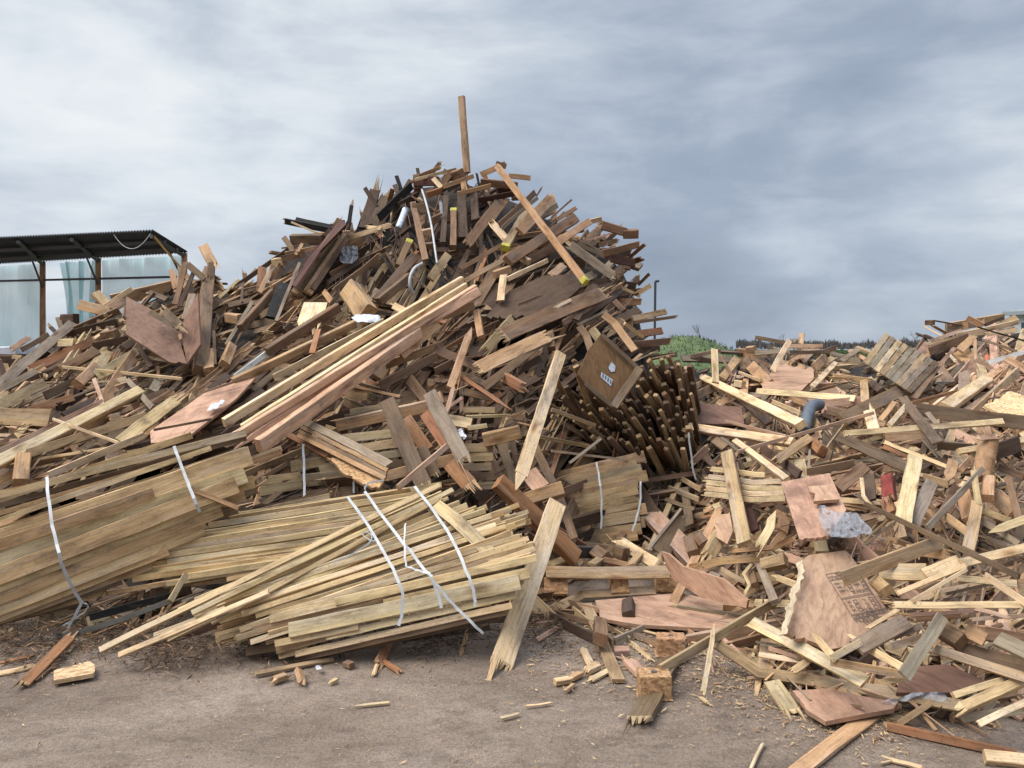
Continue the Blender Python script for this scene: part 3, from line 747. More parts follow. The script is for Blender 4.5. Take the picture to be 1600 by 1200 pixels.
P('wide weathered board slanting onto the printed plywood',1470,847,1317,904,22,'q',l=.62,r=-18,t=.2,ja=.03)
P('red painted block with pale broken end',1387,747,1390,780,22,'R','block',e='cb',l=.5,ja=.02)
P('orange tan block below the red painted block',1385,784,1394,806,20,'o','post',l=.42)
P('dark brown board rising behind the red painted block',1351,729,1308,764,20,'b',l=.4)
P('thin curved pale splinter beside the red painted block',1346,748,1362,792,6,'p','splinter',mid=[(1349,775)],e='bc',l=.55)
P('dark upright plank behind the red painted block',1358,742,1361,782,16,'d',l=.4)
P('broken tan board by the foot of the steep grey batten',1479,807,1512,832,13,'t',e='bb',l=.55)
P('tan board stub behind the pale grey upright board',1531,797,1578,814,11,'q',l=.5)
P('grey plank slanting down near the picture edge',1535,814,1592,850,10,'y',l=.52)
P('brown plank in shade behind the steep grey batten',1495,760,1478,800,16,'b',l=.35)
P('wide tan board in shade right behind the upright splinter'.replace('right ',''),1505,765,1515,810,22,'t',l=.42)
P('tan slab with hole beneath the gabled block',1555,775,1585,800,26,'t',l=.35)
P('dark slab in the hollow by the picture edge',1560,730,1600,745,12,'b',l=.3)
P('grey brown board sunk below the dark diagonal board',1465,695,1520,700,14,'z',l=.3)
P('tan plank sunk beneath the long pale beam',1520,712,1500,735,10,'t',l=.3)
P('olive grey post leaning in front of the wavy board stack',1136,707,1164,850,22,'q',l=.65,r=-14,t=.4,ja=.03)
for i,(xa,ya,xb,yb,tx) in enumerate([(1113,733,1196,742,'uppermost broken board of the wavy stack'),(1108,745,1222,752,'second board down in the wavy stack'),(1105,754,1226,763,'middle board of the wavy stack'),(1104,763,1226,771,'fourth board down in the wavy stack'),(1103,772,1228,779,'lowest board of the wavy stack')]):
    P(tx,xa,ya,xb,yb,8,'p',l=.5,e='bc',mid=[(xa+28,ya+3),(xa+70,ya+9)],t=.5,r=0)
P('pale batten running down to the pink plywood corner',1149,689,1230,750,12,'p','beam',l=.55,r=24)
P('tan beam with split end under the long reddish batten',1264,685,1214,719,14,'t','beam',e='cb',l=.48)
P('tan plank passing behind the pink plywood sheet',1249,720,1285,864,19,'g',l=.3,d=(5.45,4.55))
P('pale splinter board curving up below the pink plywood',1212,799,1187,852,14,'p','splinter',mid=[(1203,825)],e='sb',l=.55)
P('split olive half log low by the olive grey post',1126,834,1106,870,25,'q','beam',e='bb',l=.35)
P('thin stick standing behind the tan split ended beam',1265,702,1263,737,4,'y','batten',l=.35)
P('brown plank level behind the pink plywood sheet',1261,738,1335,724,12,'b',l=.38)
P('wide brown board standing in the mouth of the dark hollow',1030,866,1066,810,26,'z',l=.3,r=-10,t=.15)
P('dark olive board upright in the dark hollow',1070,765,1078,822,14,'z',l=.2)
P('brown block in front of the wide brown hollow board',1078,842,1084,866,20,'b','block',l=.3,e='bc')
P('tan block beside the red plywood scrap',1092,838,1102,852,16,'b','block',l=.3)
P('dark square block end at the rim of the hollow',1118,690,1136,702,16,'b','block',l=.35)
P('small dark stick behind the wavy stack',1140,700,1148,720,8,'d',l=.4)
P('thin grey stick at the rim of the dark hollow',1127,685,1163,708,5,'y','batten',l=.45)
P('brown curled scrap in the dark hollow',1085,720,1105,700,12,'b','splinter',e='bb',l=.3)
P('grey stick lying low across the dark hollow',1012,860,1064,795,5,'y','batten',l=.4)
P('olive board edge buried in the dark hollow',1050,740,1095,765,8,'q',l=.15)
P('green grey board edge deep in the dark hollow',1045,762,1092,780,8,'q',l=.15)
P('slim dark board edge deep in the hollow',1040,780,1085,796,7,'z',l=.15)
P('dark plank bridging the hollow beneath the beam',1090,700,1118,730,9,'d',l=.2)
P('brown plank beneath the long bright edged beam',1225,690,1300,712,16,'b',l=.3)
P('orange brown block end beneath the reddish batten',1268,690,1285,705,18,'o','block',l=.4)
P('dark plank slanting behind the pale batten',1190,700,1250,742,14,'d',l=.3)
P('brown shard between wavy stack and pink plywood',1215,790,1235,800,10,'b',e='bb',l=.3)
P('dark reddish board behind the olive grey post',1162,775,1180,830,14,'e',l=.4)
sheet('pink plywood sheet hanging in the middle of the low heap',[(1220,753),(1296,739),(1322,797),(1294,838),(1249,842)],'n',lift=.62,rag=(3,),amp=2,ja=.02)
sheet('small notched plywood offcut lying on the pink plywood sheet',[(1263,760),(1299,757),(1311,780),(1271,783),(1274,771),(1265,768)],'n',name='plywood_offcut',cat='plywood offcut',lift=.72,ja=.02)
sheet('reddish plywood scrap with torn pale top by the olive grey post',[(1117,808),(1140,800),(1145,830),(1136,850),(1114,836)],'n',name='plywood_scrap',cat='plywood scrap',lift=.45,rag=(0,4),amp=4)
# ================================================================ FRONT CENTRE RUBBLE
sheet('bent pale plywood strip curling up beside the front pallet',[(1033,862),(1045,866),(1066,885),(1130,905),(1168,938),(1166,950),(1096,934),(1052,906),(1040,884)],'n',lift=.25,rag=(8,),amp=2,dpt=[(1033,862,4.6),(1168,945,4.15),(1060,910,4.5)])
sheet('big pale plywood sheet lying flat under the front pallet',[(930,938),(1060,926),(1152,945),(1158,965),(1150,984),(1000,976),(938,966)],'n',lift=.05,rag=(6,),amp=2,dpt=[(930,938,4.6),(1152,945,4.5),(1150,984,4.12),(938,968,4.28)])
P('bent brown board under the front pallet blocks',866,952,1024,922,14,'q',mid=[(911,929)],l=.12,r=24)
P('tan board with brown block nailed on, pointing at the viewer',916,944,966,1064,19,'q',l=.1,r=22)
P('brown square block on the tan pointing board',938,973,939,1000,25,'b','block',l=.3,t=.9)
P('dark notched block standing on the flat plywood sheet',982,941,982,963,22,'d','block',l=.16,t=.9)
P('grey board beneath the front edge of the flat plywood',1012,981,960,1005,17,'y',l=.05)
P('thin brown board under the broken foot of the leaning plank',815,991,858,975,6,'b',l=.05)
P('reddish offcut beside the broken foot plank, upper',838,984,876,978,8,'n','block',l=.08,e='cb')
P('reddish tan offcut beside the broken foot plank, lower',838,1001,878,988,9,'n','block',l=.08,e='cb')
P('dark wide plank carrying the pale topped pallet blocks',1058,1006,1000,1122,34,'z',l=.04,r=35,e='cb',t=.2)
P('pinkish small block with a nail hole on the ground',959,1018,983,1018,18,'n','block',l=.08,t=.9)
P('pale split stick beside the pinkish small block',989,1006,1016,1028,8,'p','splinter',l=.05,e='bb')
P('brown batten behind the pale split stick',992,997,1028,1013,9,'b','batten',l=.05)
P('small pale upright offcut in the ground chips',912,1016,922,1036,13,'p','block',l=.06,e='cb')
P('pale square offcut beside the tan pointing board',917,1048,934,1040,16,'p','block',l=.06,e='bc')
P('yellowish stick offcut by the foot of the pointing board',924,1062,956,1045,10,'g',l=.05,e='bb')
P('tan offcut lying furthest out in the ground chips',867,1066,889,1062,13,'p','block',l=.05,e='cb')
P('small tan chip block between the ground offcuts',893,1060,906,1053,12,'t','block',l=.05,e='bb')
P('little tan chip below the ground offcuts',886,1078,895,1070,8,'t','block',l=.03,e='bb')
P('thin pinkish strip leaning on the small nail hole block',961,1026,997,1036,4,'n','batten',l=.08)
P('pinkish torn board piece behind the dark wide plank',985,1034,1002,1053,21,'n',l=.05,e='bb')
P('pale board with splintered end rising behind the front pallet',969,847,1034,887,19,'p',e='bc',l=.35,r=25)
P('pale weathered stick behind the front pallet by the grey beam',868,830,902,850,11,'p',l=.3)
P('dark board across the rear of the front pallet',886,861,934,863,20,'m',l=.4)
P('brown block set on the rear of the front pallet',930,862,947,873,23,'b','block',l=.45)
P('second brown block on the rear of the front pallet',964,861,978,867,23,'b','block',l=.4)
P('thin tan board lying over the two rear pallet blocks',944,874,980,882,8,'t',l=.5)
P('small brown upright chip among the front scraps',1175,894,1180,914,12,'b','block',l=.15)
P('curly pale splinter hanging in the front scraps',1175,881,1164,926,5,'p','splinter',mid=[(1162,896),(1171,914)],e='bb',l=.25)
P('bowed tan stick lying level in the front scraps',1078,888,1192,871,12,'t',mid=[(1130,876)],l=.3,e='bc')
P('tan slat slanting under the bowed tan stick',1127,889,1165,910,8,'q',l=.2)
P('square pale block in the front scraps by the printed plywood',1192,884,1228,875,25,'q','block',l=.35,t=.95,r=30)
P('pale split piece below the square pale block',1215,903,1250,915,10,'p',e='bb',l=.25)
P('flat tan splinter behind the square pale block',1145,861,1206,856,8,'t','splinter',e='bb',l=.3)
P('thin pale splinter above the flat tan one',1139,857,1188,845,5,'p','splinter',e='sb',l=.32)
P('reddish bark scrap behind the printed plywood edge',1228,870,1250,878,14,'n',e='bb',l=.2)
P('tan stick behind the bark scrap',1205,858,1240,842,7,'t',e='bb',l=.25)
P('tan slat pile end under the bent pale strip',1090,905,1120,890,8,'q',l=.1)
P('small grey offcut under the bowed stick',1110,896,1126,902,9,'y','block',l=.15)
# ================================================================ FRONT OF THE LOW HEAP
P('grey edged batten with snapped upper end running down to the pale blocks',1211,940,1032,1047,15,'q',l=.2,r=-28,t=.45)
P('short grey batten meeting the snapped batten at a corner',1187,883,1211,941,13,'y','batten',l=.3)
P('thin pale splinter standing on the ground by the snapped batten',1116,974,1099,1082,8,'p','splinter',e='sb',l=.35)
P('cracked olive tan board bending along the ground to the grey film',1117,1004,1504,1104,19,'q',mid=[(1187,1051),(1390,1083)],l=.22,r=28,t=.3,d=(3.75,3.15))
P('wide yellowish board running under the cracked olive board',1174,972,1352,1066,21,'g',l=.2,r=24,t=.22,ja=.03)
P('grooved tan board end jutting toward the ground',1206,1066,1236,1110,27,'g',l=.1,r=30,e='cb',t=.25)
P('flat board lying on the ground at the picture bottom',1367,1114,1243,1208,24,'t',l=.03,r=40,t=.2)
P('orange brown batten lying on the ground near the picture corner',1386,1135,1588,1178,15,'o','beam',l=.06,e='bc',r=-10)
P('tan beam end at the very corner of the picture',1538,1182,1625,1192,24,'p','beam',l=.08,r=25)
sheet('pink plywood on the ground with white label corner',[(1238,1079),(1292,1076),(1360,1090),(1403,1097),(1396,1107),(1290,1127),(1262,1110)],'n',lift=.05,rag=(6,),amp=2)
sheet('reddish plywood strewn with chips under the grey boards',[(1410,1042),(1482,1038),(1545,1066),(1490,1082),(1400,1082)],'r',lift=.08)
P('pale beam with fibrous torn side near the picture edge',1606,1060,1503,1106,19,'g','beam',l=.3,e='cb')
P('pale batten behind the fibrous torn beam',1566,1062,1489,1087,10,'p','batten',l=.3)
P('pale stick pointing toward the orange brown batten',1606,1096,1529,1131,10,'p',l=.32,e='cb')
P('grey white plank under the pale pointing stick',1503,1121,1596,1108,14,'y',l=.24)
P('long tan board in shade near the picture edge',1452,1012,1606,1060,16,'q',l=.35,r=24)
P('short grey weathered board end by the picture edge',1559,998,1608,1022,27,'y',l=.5,r=32,t=.3)
P('pale splintered chunk beside the reddish plywood',1346,1007,1412,1044,13,'p','splinter',e='bb',l=.4)
P('pale bent batten stub standing by the printed plywood foot',1268,988,1306,1031,12,'p',l=.4,e='sc')
P('tan board edge level at the foot of the pale splintered chunk',1298,1034,1412,1054,13,'t',l=.38,r=-15)
P('long grey board leaning on the reddish plywood',1473,964,1412,1057,20,'y',l=.55,r=-14,t=.25)
P('wide grey board under the layered plywood strips',1417,971,1338,1012,26,'y',l=.45,r=22,t=.2)
P('pale split batten crossing the end of the wide grey board',1345,1003,1300,1028,11,'p',e='bb',l=.48)
P('long splintered tan strip topping the layered plywood',1398,945,1606,945,11,'p',e='bc',l=.62)
P('pale pointed strip of the layered plywood by the print',1406,951,1356,981,7,'p','splinter',e='cb',l=.62)
P('reddish strip below the tan plywood strip',1422,961,1528,954,7,'r','splinter',e='bb',l=.58)
P('reddish torn strip pointing to the picture edge, upper',1524,951,1574,964,7,'n','splinter',e='bb',l=.62)
P('reddish torn strip pointing to the picture edge, lower',1518,968,1606,961,6,'n','splinter',e='bc',l=.58)
P('brown layer sagging under the plywood strips',1430,968,1500,962,8,'b','splinter',e='bb',l=.52)
P('pale bright board reaching from the picture edge to the wide split one',1606,855,1503,880,15,'p',l=.6,r=20,ja=.03)
P('pale split board beside the tan block above the strips',1499,876,1444,899,19,'p',e='bc',l=.58,r=15)
P('thin pale split stick, upper of the forked pair',1508,884,1402,927,8,'p','batten',l=.66)
P('thin pale split stick, lower of the forked pair',1510,890,1426,939,6,'p','batten',l=.66)
P('wide tan block board above the forked pale sticks',1374,892,1448,894,27,'g',l=.5,r=20)
P('pale batten level behind the forked sticks',1496,903,1588,912,10,'p','batten',l=.55)
P('pale plank slanting down at the picture edge over the strips',1539,899,1606,944,11,'p',l=.7,e='bc')
P('grey tan block beside the printed plywood edge',1367,908,1386,924,22,'q','block',l=.45)
P('torn tan board under the very long dark batten',1434,860,1478,866,17,'t',e='bb',l=.5)
P('dark orange block in the hollow under the strips',1468,984,1503,1004,30,'b','block',l=.35,t=.9)
P('frayed tan board end in the hollow under the strips',1508,985,1540,1000,22,'t',e='bc',l=.4)
P('dark plank at the back of the hollow under the strips',1540,990,1606,1003,22,'b',l=.3)
P('wide brown board sloping under the frayed tan end',1492,1012,1606,1042,22,'b',l=.28,r=10)
P('pale short batten on the ground under the wide yellowish board',1187,1023,1252,1033,9,'p','batten',l=.08)
P('pink splint on the pale short batten',1202,1013,1246,1026,7,'n','splinter',e='bb',l=.12)
P('torn yellow fragment beneath the cracked olive board',1240,1048,1260,1035,12,'p','splinter',e='bb',l=.1)
P('grey splintered plank end beneath the grey film',1375,1118,1410,1124,12,'q',e='bb',l=.06)
P('pale stick slanting under the grey film',1455,1098,1404,1131,10,'q',l=.1,e='cb')
P('short tan stick on the cracked olive board',1373,1066,1412,1062,8,'q',l=.32)
P('brown sliver lying on the pink label plywood',1303,1098,1346,1105,5,'b','splinter',e='bb',l=.12)
P('tan stick stub at the side of the hollow under the strips',1455,1010,1465,1000,9,'t','block',l=.4,e='bb')
P('grey splintered plank beside the long grey leaning board',1393,1010,1440,995,12,'y',e='bb',l=.42)
P('grey thin plank behind the splintered grey one',1395,995,1438,978,10,'y',l=.4)
# ================================================================ GROUND IN FRONT, near the bundles
P('orange brown splintered timber lying on the ground by the big bundle',108,998,38,1068,18,'o','splinter',e='bb',l=.1,r=20)
P('thin orange stick on the ground at the picture edge',0,1036,54,1024,5,'o','batten',l=.03,e='cb')
P('pale broken strip on the ground at the picture edge',-8,1054,52,1041,9,'p',l=.03,e='cb')
P('slim brown stick beside the splintered ground timber',54,1064,88,1037,6,'b','batten',l=.04)
P('small pale sliver upright in the mulch',108,1019,121,996,4,'p','splinter',e='bb',l=.06)
sheet('flake board scrap lying on the ground by the mulch',[(84,1048),(140,1033),(147,1038),(146,1052),(84,1063)],'p',name='flake_board_scrap',cat='flake board',lift=.02,rag=(0,2),amp=2,mat='chip')
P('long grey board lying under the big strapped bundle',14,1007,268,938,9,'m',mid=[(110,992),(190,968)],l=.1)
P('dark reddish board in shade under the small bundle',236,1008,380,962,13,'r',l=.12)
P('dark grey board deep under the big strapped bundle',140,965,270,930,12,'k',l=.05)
P('olive batten lying on the ground before the front bundle',399,1053,521,1030,9,'q','batten',l=.03)
P('grey batten lying on the ground behind the broken foot plank',628,1013,765,986,10,'z','batten',l=.04)
P('forked orange splinter standing by the front bundle',611,994,592,1036,17,'o','splinter',e='bb',l=.12)
P('short prong of the forked splinter on the ground'.replace('prong','leg'),600,1033,624,1049,9,'o','splinter',e='cb',l=.1)
P('small pale prong under the forked orange splinter',590,1036,584,1054,7,'p','splinter',e='cb',l=.06)
P('pale splinter on the ground near the strap tail',729,996,720,1020,8,'t','splinter',e='bb',l=.05)
P('thin bright sliver alone on the open ground',550,1104,608,1098,5,'p','splinter',e='sc',l=.01)
P('small tan chunk on the ground under the olive batten',466,1048,472,1064,14,'t','block',e='cb',l=.04)
P('tan bark chip on the ground beside the small tan chunk',430,1062,446,1056,14,'t','block',e='bb',l=.03)
P('small brown chunk in the mulch by the front bundle',540,1036,550,1040,13,'b','block',e='bc',l=.03)
P('tiny yellow chunk on the open ground',517,1066,526,1062,8,'g','block',e='bb',l=.02)
P('pale stick standing out near the picture bottom',1192,1162,1172,1204,6,'p','splinter',e='bb',l=.02)
P('short pale sliver beside the bottom board',823,1103,860,1098,4,'p','splinter',e='bb',l=.01)
P('tan sliver lying alone mid ground',784,1122,810,1115,6,'p','splinter',e='bb',l=.01)
P('pale curl of wood on the ground by the standing splinter',1096,1090,1105,1098,6,'p','splinter',e='bb',l=.02)
P('pale chip at the picture bottom near the corner beam',1395,1188,1440,1200,8,'p','splinter',e='bb',l=.02)
P('yellow sliver near the chip at the picture bottom',1377,1192,1392,1189,4,'g','splinter',e='bb',l=.01)
# ================================================================ strapped bundles
def empty(name, loc, label, cat, group=None):
    o = bpy.data.objects.new(name, None); COL.objects.link(o); o.location = loc; o.empty_display_size = .2
    return tag(o, label, cat, group)
def strap(parent, pts, w, dd, l=.05, name='strap', mat='strap'):
    # smooth the path
    q = []
    for i in range(len(pts) - 1):
        p0, p1, p2, p3 = pts[max(i-1, 0)], pts[i], pts[i+1], pts[min(i+2, len(pts)-1)]
        for k in range(4):
            t = k / 4
            q.append(tuple(.5 * ((2*p1[c]) + (-p0[c]+p2[c])*t + (2*p0[c]-5*p1[c]+4*p2[c]-p3[c])*t*t + (-p0[c]+3*p1[c]-3*p2[c]+p3[c])*t**3) for c in (0, 1)))
    q.append(pts[-1])
    P3 = [un(x, y, dd(x, y) - l) for x, y in q]
    for p in P3: p.z = max(p.z, .01)
    dm = sum(p.y for p in P3) / len(P3); W = w * .7 * dm / F
    for p in P3[1:-1]: p.x += R.uniform(-.003,.003); p.z += R.uniform(-.003,.003)
    mb = MB(); board(mb, P3, W, .0025, 0, 'cc', near=False)
    c = P3[len(P3)//2].copy()
    o = mb.build(name, [M[mat]] * 3, c, parent)
    return o
def lerp(tab, v):
    tab = sorted(tab)
    if v <= tab[0][0]: return tab[0][1]
    for (a, p), (b, q) in zip(tab, tab[1:]):
        if v <= b: return p + (q - p) * (v - a) / (b - a)
    return tab[-1][1]
def BP(parent, x0, y0, x1, y1, w, col, dd, l, k='batten', t=.5, r=None, mid=None, e='cc', ja=.12, bow=0):
    return P(None, x0, y0, x1, y1, w, col, k, l=l, r=r if r is not None else R.uniform(-22, 26), t=t, e=e, dd=dd, parent=parent, mid=mid, ja=ja, bow=bow)
# --- A: big bundle of wide boards
dA = lambda x, y: lerp([(0, 4.05), (130, 4.18), (215, 4.25), (275, 4.6), (320, 5.0)], 990 - (y + (x * .62 if x < 400 else 248) * .75) + 0) if False else \
    lerp([(-260, 5.1), (-190, 4.75), (-110, 4.3), (0, 4.05), (110, 4.12)], y - (905 - x * .40)) + max(0, x) * .0012
A = empty('board_bundle', un(120, 985, 4.5) * 1.0, 'big strapped bundle of wide greenish boards with two white straps', 'lumber bundle')
for (x0,y0,x1,y1,w,c,l) in [
 (-60,800,300,680,11,'v',-.06),(-80,793,384,676,11,'g',.05),(-80,812,385,684,9,'z',-.04),(-80,826,300,712,8,'v',.0),(-80,840,330,700,8,'g',.05),
 (-80,853,384,702,9,'v',.02),(-90,874,392,712,31,'g',.055),(-90,880,240,770,18,'t',.045),(-90,905,384,741,28,'g',.05),(-90,934,370,757,27,'v',.065),(-90,948,352,778,22,'g',.05),
 (-90,968,346,796,24,'v',.06),(-90,985,318,826,22,'g',.04),(-90,997,262,858,20,'v',.05),(-90,1008,236,880,20,'v',.03),(-90,1014,190,905,16,'z',.02),
 (-90,1018,165,924,13,'v',.0),(-90,1020,138,940,10,'z',-.03),(300,752,440,700,9,'v',-.02),(-80,885,440,706,10,'t',-.02),
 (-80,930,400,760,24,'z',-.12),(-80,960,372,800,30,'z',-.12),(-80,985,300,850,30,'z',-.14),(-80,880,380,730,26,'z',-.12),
 (330,788,382,772,22,'v',-.03),(345,766,398,752,20,'v',.0),(320,812,372,800,18,'z',-.05)]:
    BP(A, x0, y0, x1, y1, w, c, dA, l, 'board', t=.17, r=R.uniform(-9, 6), ja=.13)
BP(A, 297,764, 372,794, 8, 't', dA, .1, 'splinter')
strap(A, [(73,745),(77,790),(88,850),(106,905),(127,940)], 6.5, dA, .15)
strap(A, [(272,697),(287,738),(300,770),(312,800)], 6.5, dA, .14)
strap(A, [(129,940),(118,960),(104,985),(100,990)], 6, dA, .10, 'strap_tail')
strap(A, [(130,942),(138,948),(120,965),(98,978)], 3, dA, .09, 'strap_tail')
# --- B: second bundle of battens
dB = lambda x, y: lerp([(750, 4.95), (800, 4.7), (860, 4.45), (930, 4.32)], y + (x - 220) * .14)
B = empty('batten_bundle', un(360, 900, 4.7), 'bundle of thin pale battens lying behind the front bundle', 'lumber bundle')
LB = [(225,824),(240,829),(228,836),(248,842),(137,872),(177,863),(222,852),(246,850),(234,862),(218,874),(206,886),(190,901),(222,893),(208,905),(295,901),(165,927),(260,912),(300,884),(310,894),(355,880),(355,906),(262,878),(280,868)]
RB = [(690,758),(640,766),(668,770),(640,780),(560,806),(610,792),(660,782),(640,796),(620,808),(600,818),(600,826),(560,846),(580,838),(540,856),(520,866),(470,876),(500,872),(560,850),(540,862),(520,868),(480,880),(600,830),(610,815)]
for i, ((a, b), (c, d_)) in enumerate(zip(LB, RB)):
    BP(B, a, b, c, d_, R.uniform(8.5, 10.5), R.choice('gggv'), dB, .02 + .004 * (i % 5))
for i in range(34):
    t = R.random(); a = R.uniform(230, 330); b = 826 + t * 92; BP(B, a, b, R.uniform(480, 640), 768 + t * 112, R.uniform(8, 11), R.choice('gqqz'), dB, R.uniform(-.16, -.03))
P('short batten prop dropping below the bundle of thin pale battens', 290,898, 266,940, 10, 'q', 'batten', l=.35)
# --- C: front fanned bundle
dC = lambda x, y: lerp([(745, 4.62), (800, 4.3), (860, 4.0), (920, 3.86), (1000, 3.78), (1040, 3.8)], y + (x - 500) * .10)
Cb = empty('batten_bundle', un(560, 1010, 4.2), 'front bundle of fanned pale battens with three white straps', 'lumber bundle')
LC = [(279,954),(305,939),(344,932),(304,962),(340,950),(352,938),(380,930),(395,942),(340,968),(365,950),(378,960),(375,984),(400,962),(425,975),(370,997),(392,1004),(420,990),(425,962)]
RC = [(690,770),(700,778),(718,786),(730,790),(745,794),(758,798),(768,806),(742,800),(782,812),(775,820),(790,824),(798,832),(812,838),(826,842),(833,850),(836,858),(830,866),(822,848)]
for i, ((a, b), (c, d_)) in enumerate(zip(LC, RC)):
    BP(Cb, a, b, c, d_, R.uniform(8.5, 10.5), R.choice('gggp'), dC, .02 + .003 * (i % 6), t=.6)
for i in range(60):
    t = R.random()
    BP(Cb, R.uniform(330, 420), 938 + t * 66, R.uniform(760, 836), 790 + t * 92 + R.uniform(-3, 3), R.uniform(7.5, 10), R.choice('ggvq'), dC, R.uniform(-.14, -.02), t=.6)
for (x0,y0,x1,y1,w,c,l) in [(422,968,830,872,13,'g',.03),(395,985,700,905,12,'t',.02),(524,940,838,872,12,'p',.05),(452,985,812,910,24,'g',.045),(600,945,826,895,18,'g',.03),(458,975,640,925,12,'q',.0),
  (430,1006,560,978,11,'g',.04),(432,1016,520,992,12,'q',.02),(510,995,806,930,11,'g',.03),(462,1022,800,946,10,'g',.03),(436,1026,480,1014,9,'q',.02),(460,1030,790,955,12,'q',.0),(500,1022,780,962,14,'z',-.03),(388,1000,450,985,16,'z',-.03),(385,1018,440,1010,14,'z',-.05)]:
    BP(Cb, x0, y0, x1, y1, w, c, dC, l, t=.4, r=R.uniform(-5, 12))
for (x0,y0,x1,y1,w,c,l) in [(156,1016,687,758,11,'p',.12),(186,1024,420,925,10,'p',.10),(300,958,708,766,10,'g',.10),(241,993,352,950,8,'g',.08),(263,999,338,962,11,'g',.09),(330,972,690,778,10,'q',.09)]:
    BP(Cb, x0, y0, x1, y1, w, c, dC, l, t=.7, r=25)
strap(Cb, [(543,776),(575,822),(608,878),(627,920),(628,955),(623,978)], 6.5, dC, .16)
strap(Cb, [(570,768),(620,835),(660,885),(678,910),(690,950)], 6.5, dC, .17)
strap(Cb, [(648,760),(698,828),(728,890),(741,930),(742,948)], 6.5, dC, .15)
strap(Cb, [(676,905),(700,935),(730,965),(755,990)], 6, dC, .22, 'strap_tail')
strap(Cb, [(634,818),(632,845),(634,880),(640,886),(660,893),(676,900)], 4, dC, .2, 'strap_tail')
strap(Cb, [(588,846),(575,842),(566,836),(572,832),(582,838),(572,852),(545,868),(520,878)], 3.2, dC, .2, 'strap_tail')
strap(Cb, [(570,766),(574,756),(588,752),(600,750)], 4, dC, .16, 'strap_tail')
# --- D: middle bundle between A and the leaning pallet
dD = lambda x, y: lerp([(640, 5.75), (700, 5.35), (780, 5.1)], y)
Dd = empty('board_bundle', un(560, 790, 5.2), 'strapped bundle of olive boards half hidden under the tilted stack', 'lumber bundle')
for (x0,y0,x1,y1,w,c,l) in [(402,753,470,744,14,'q',.06),(406,768,472,757,14,'q',.06),(404,784,480,774,10,'z',.05),(455,729,508,720,17,'q',.07),(466,752,560,742,20,'q',.05),(470,775,560,766,16,'z',.04),
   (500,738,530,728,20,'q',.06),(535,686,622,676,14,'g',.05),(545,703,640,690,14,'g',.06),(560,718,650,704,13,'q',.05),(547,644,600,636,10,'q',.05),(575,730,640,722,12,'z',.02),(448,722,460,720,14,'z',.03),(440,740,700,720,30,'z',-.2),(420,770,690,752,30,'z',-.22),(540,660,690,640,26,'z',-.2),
   (690,700,770,700,14,'q',.03),(705,716,770,714,14,'q',.03),(712,730,768,729,12,'q',.02),(720,745,772,744,13,'z',.02),(726,760,775,758,12,'q',.0)]:
    BP(Dd, x0, y0, x1, y1, w, c, dD, l, 'board', t=.3, r=R.uniform(-4, 10))
strap(Dd, [(474,694),(475,730),(475,781)], 5, dD, .17); strap(Dd, [(552,753),(553,770)], 4, dD, .17)
# --- E: slab bundle under the stake bundle
dE = lambda x, y: lerp([(700, 6.05), (760, 5.85), (845, 5.75)], y) + (abs(x - 960) / 60) ** 2 * .04
E = empty('slab_bundle', un(950, 846, 5.9), 'strapped bundle of dark tan slabs beneath the stake bundle', 'lumber bundle')
for i in range(13):
    t = i / 12
    BP(E, 845 + 55*t, 752 + t*96, 1000 + R.uniform(-8, 13), 712 + t*124, 17, R.choice('qqtq'), dE, .02 + R.uniform(-.01, .02), 'board', t=.2, r=R.uniform(-4, 6), ja=.08)
for i in range(8):
    t = i / 7
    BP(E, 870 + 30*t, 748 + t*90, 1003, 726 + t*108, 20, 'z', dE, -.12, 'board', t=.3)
strap(E, [(932,722),(938,760),(940,800),(939,826)], 4, dE, .11); strap(E, [(1001,752),(1000,785),(994,812),(988,830)], 4, dE, .11)
# --- F: stakes
Fk = empty('stake_bundle', un(1000, 720, 7.0), 'bundle of dark pointed stakes with their heads toward the viewer', 'stake bundle')
heads = []
poly = [(866,580),(905,555),(960,600),(1000,560),(1040,552),(1084,566),(1082,640),(1076,700),(1010,706),(930,690),(890,670),(872,640)]
def inside(x, y, pg):
    r_ = False
    for (x0, y0), (x1, y1) in zip(pg, pg[1:] + pg[:1]):
        if (y0 > y) != (y1 > y) and x < (x1-x0)*(y-y0)/(y1-y0)+x0: r_ = not r_
    return r_
tries = 0
while len(heads) < 96 and tries < 30000:
    tries += 1
    x, y = R.uniform(862, 1086), R.uniform(550, 708)
    if inside(x, y, poly) and all((x-a)**2 + ((y-b)*.8)**2 > 105 for a, b in heads): heads.append((x, y))
def sdir(x):
    a = math.radians(lerp([(862, 34), (920, 45), (980, 57), (1040, 70), (1088, 84)], x) + R.gauss(0, 6))
    return math.cos(a), math.sin(a)
for x, y in heads:
    dx, dy = sdir(x); q = 1; ln = R.uniform(45, 100)
    d0 = 6.0 + (708 - y) * .0048 + R.uniform(-.12, .12)
    P(None, x, y, x + dx/q*ln, y + dy/q*ln, R.uniform(7, 11), R.choice('qqzzzbd'), 'stake', r=R.uniform(-45, 45), t=.8, e='hc', d=(d0, d0 + R.uniform(.35, .6)), parent=Fk, ja=.18)
sm = MB()
for i in range(130):
    while True:
        x, y = R.uniform(862, 1088), R.uniform(552, 712)
        if inside(x, y, poly): break
    dx, dy = sdir(x); q = 1; d0 = 6.12 + (708 - y) * .0048 + R.uniform(0, .2); ln = R.uniform(30, 60)
    wz = R.uniform(6, 10)*d0/F
    board(sm, [un(x, y, d0), un(x+dx/q*ln, y+dy/q*ln, d0+.55)], wz, wz*.8, R.uniform(-45,45), 'hc', near=False, col=jit(PAL[R.choice('qzzbb')], .2))
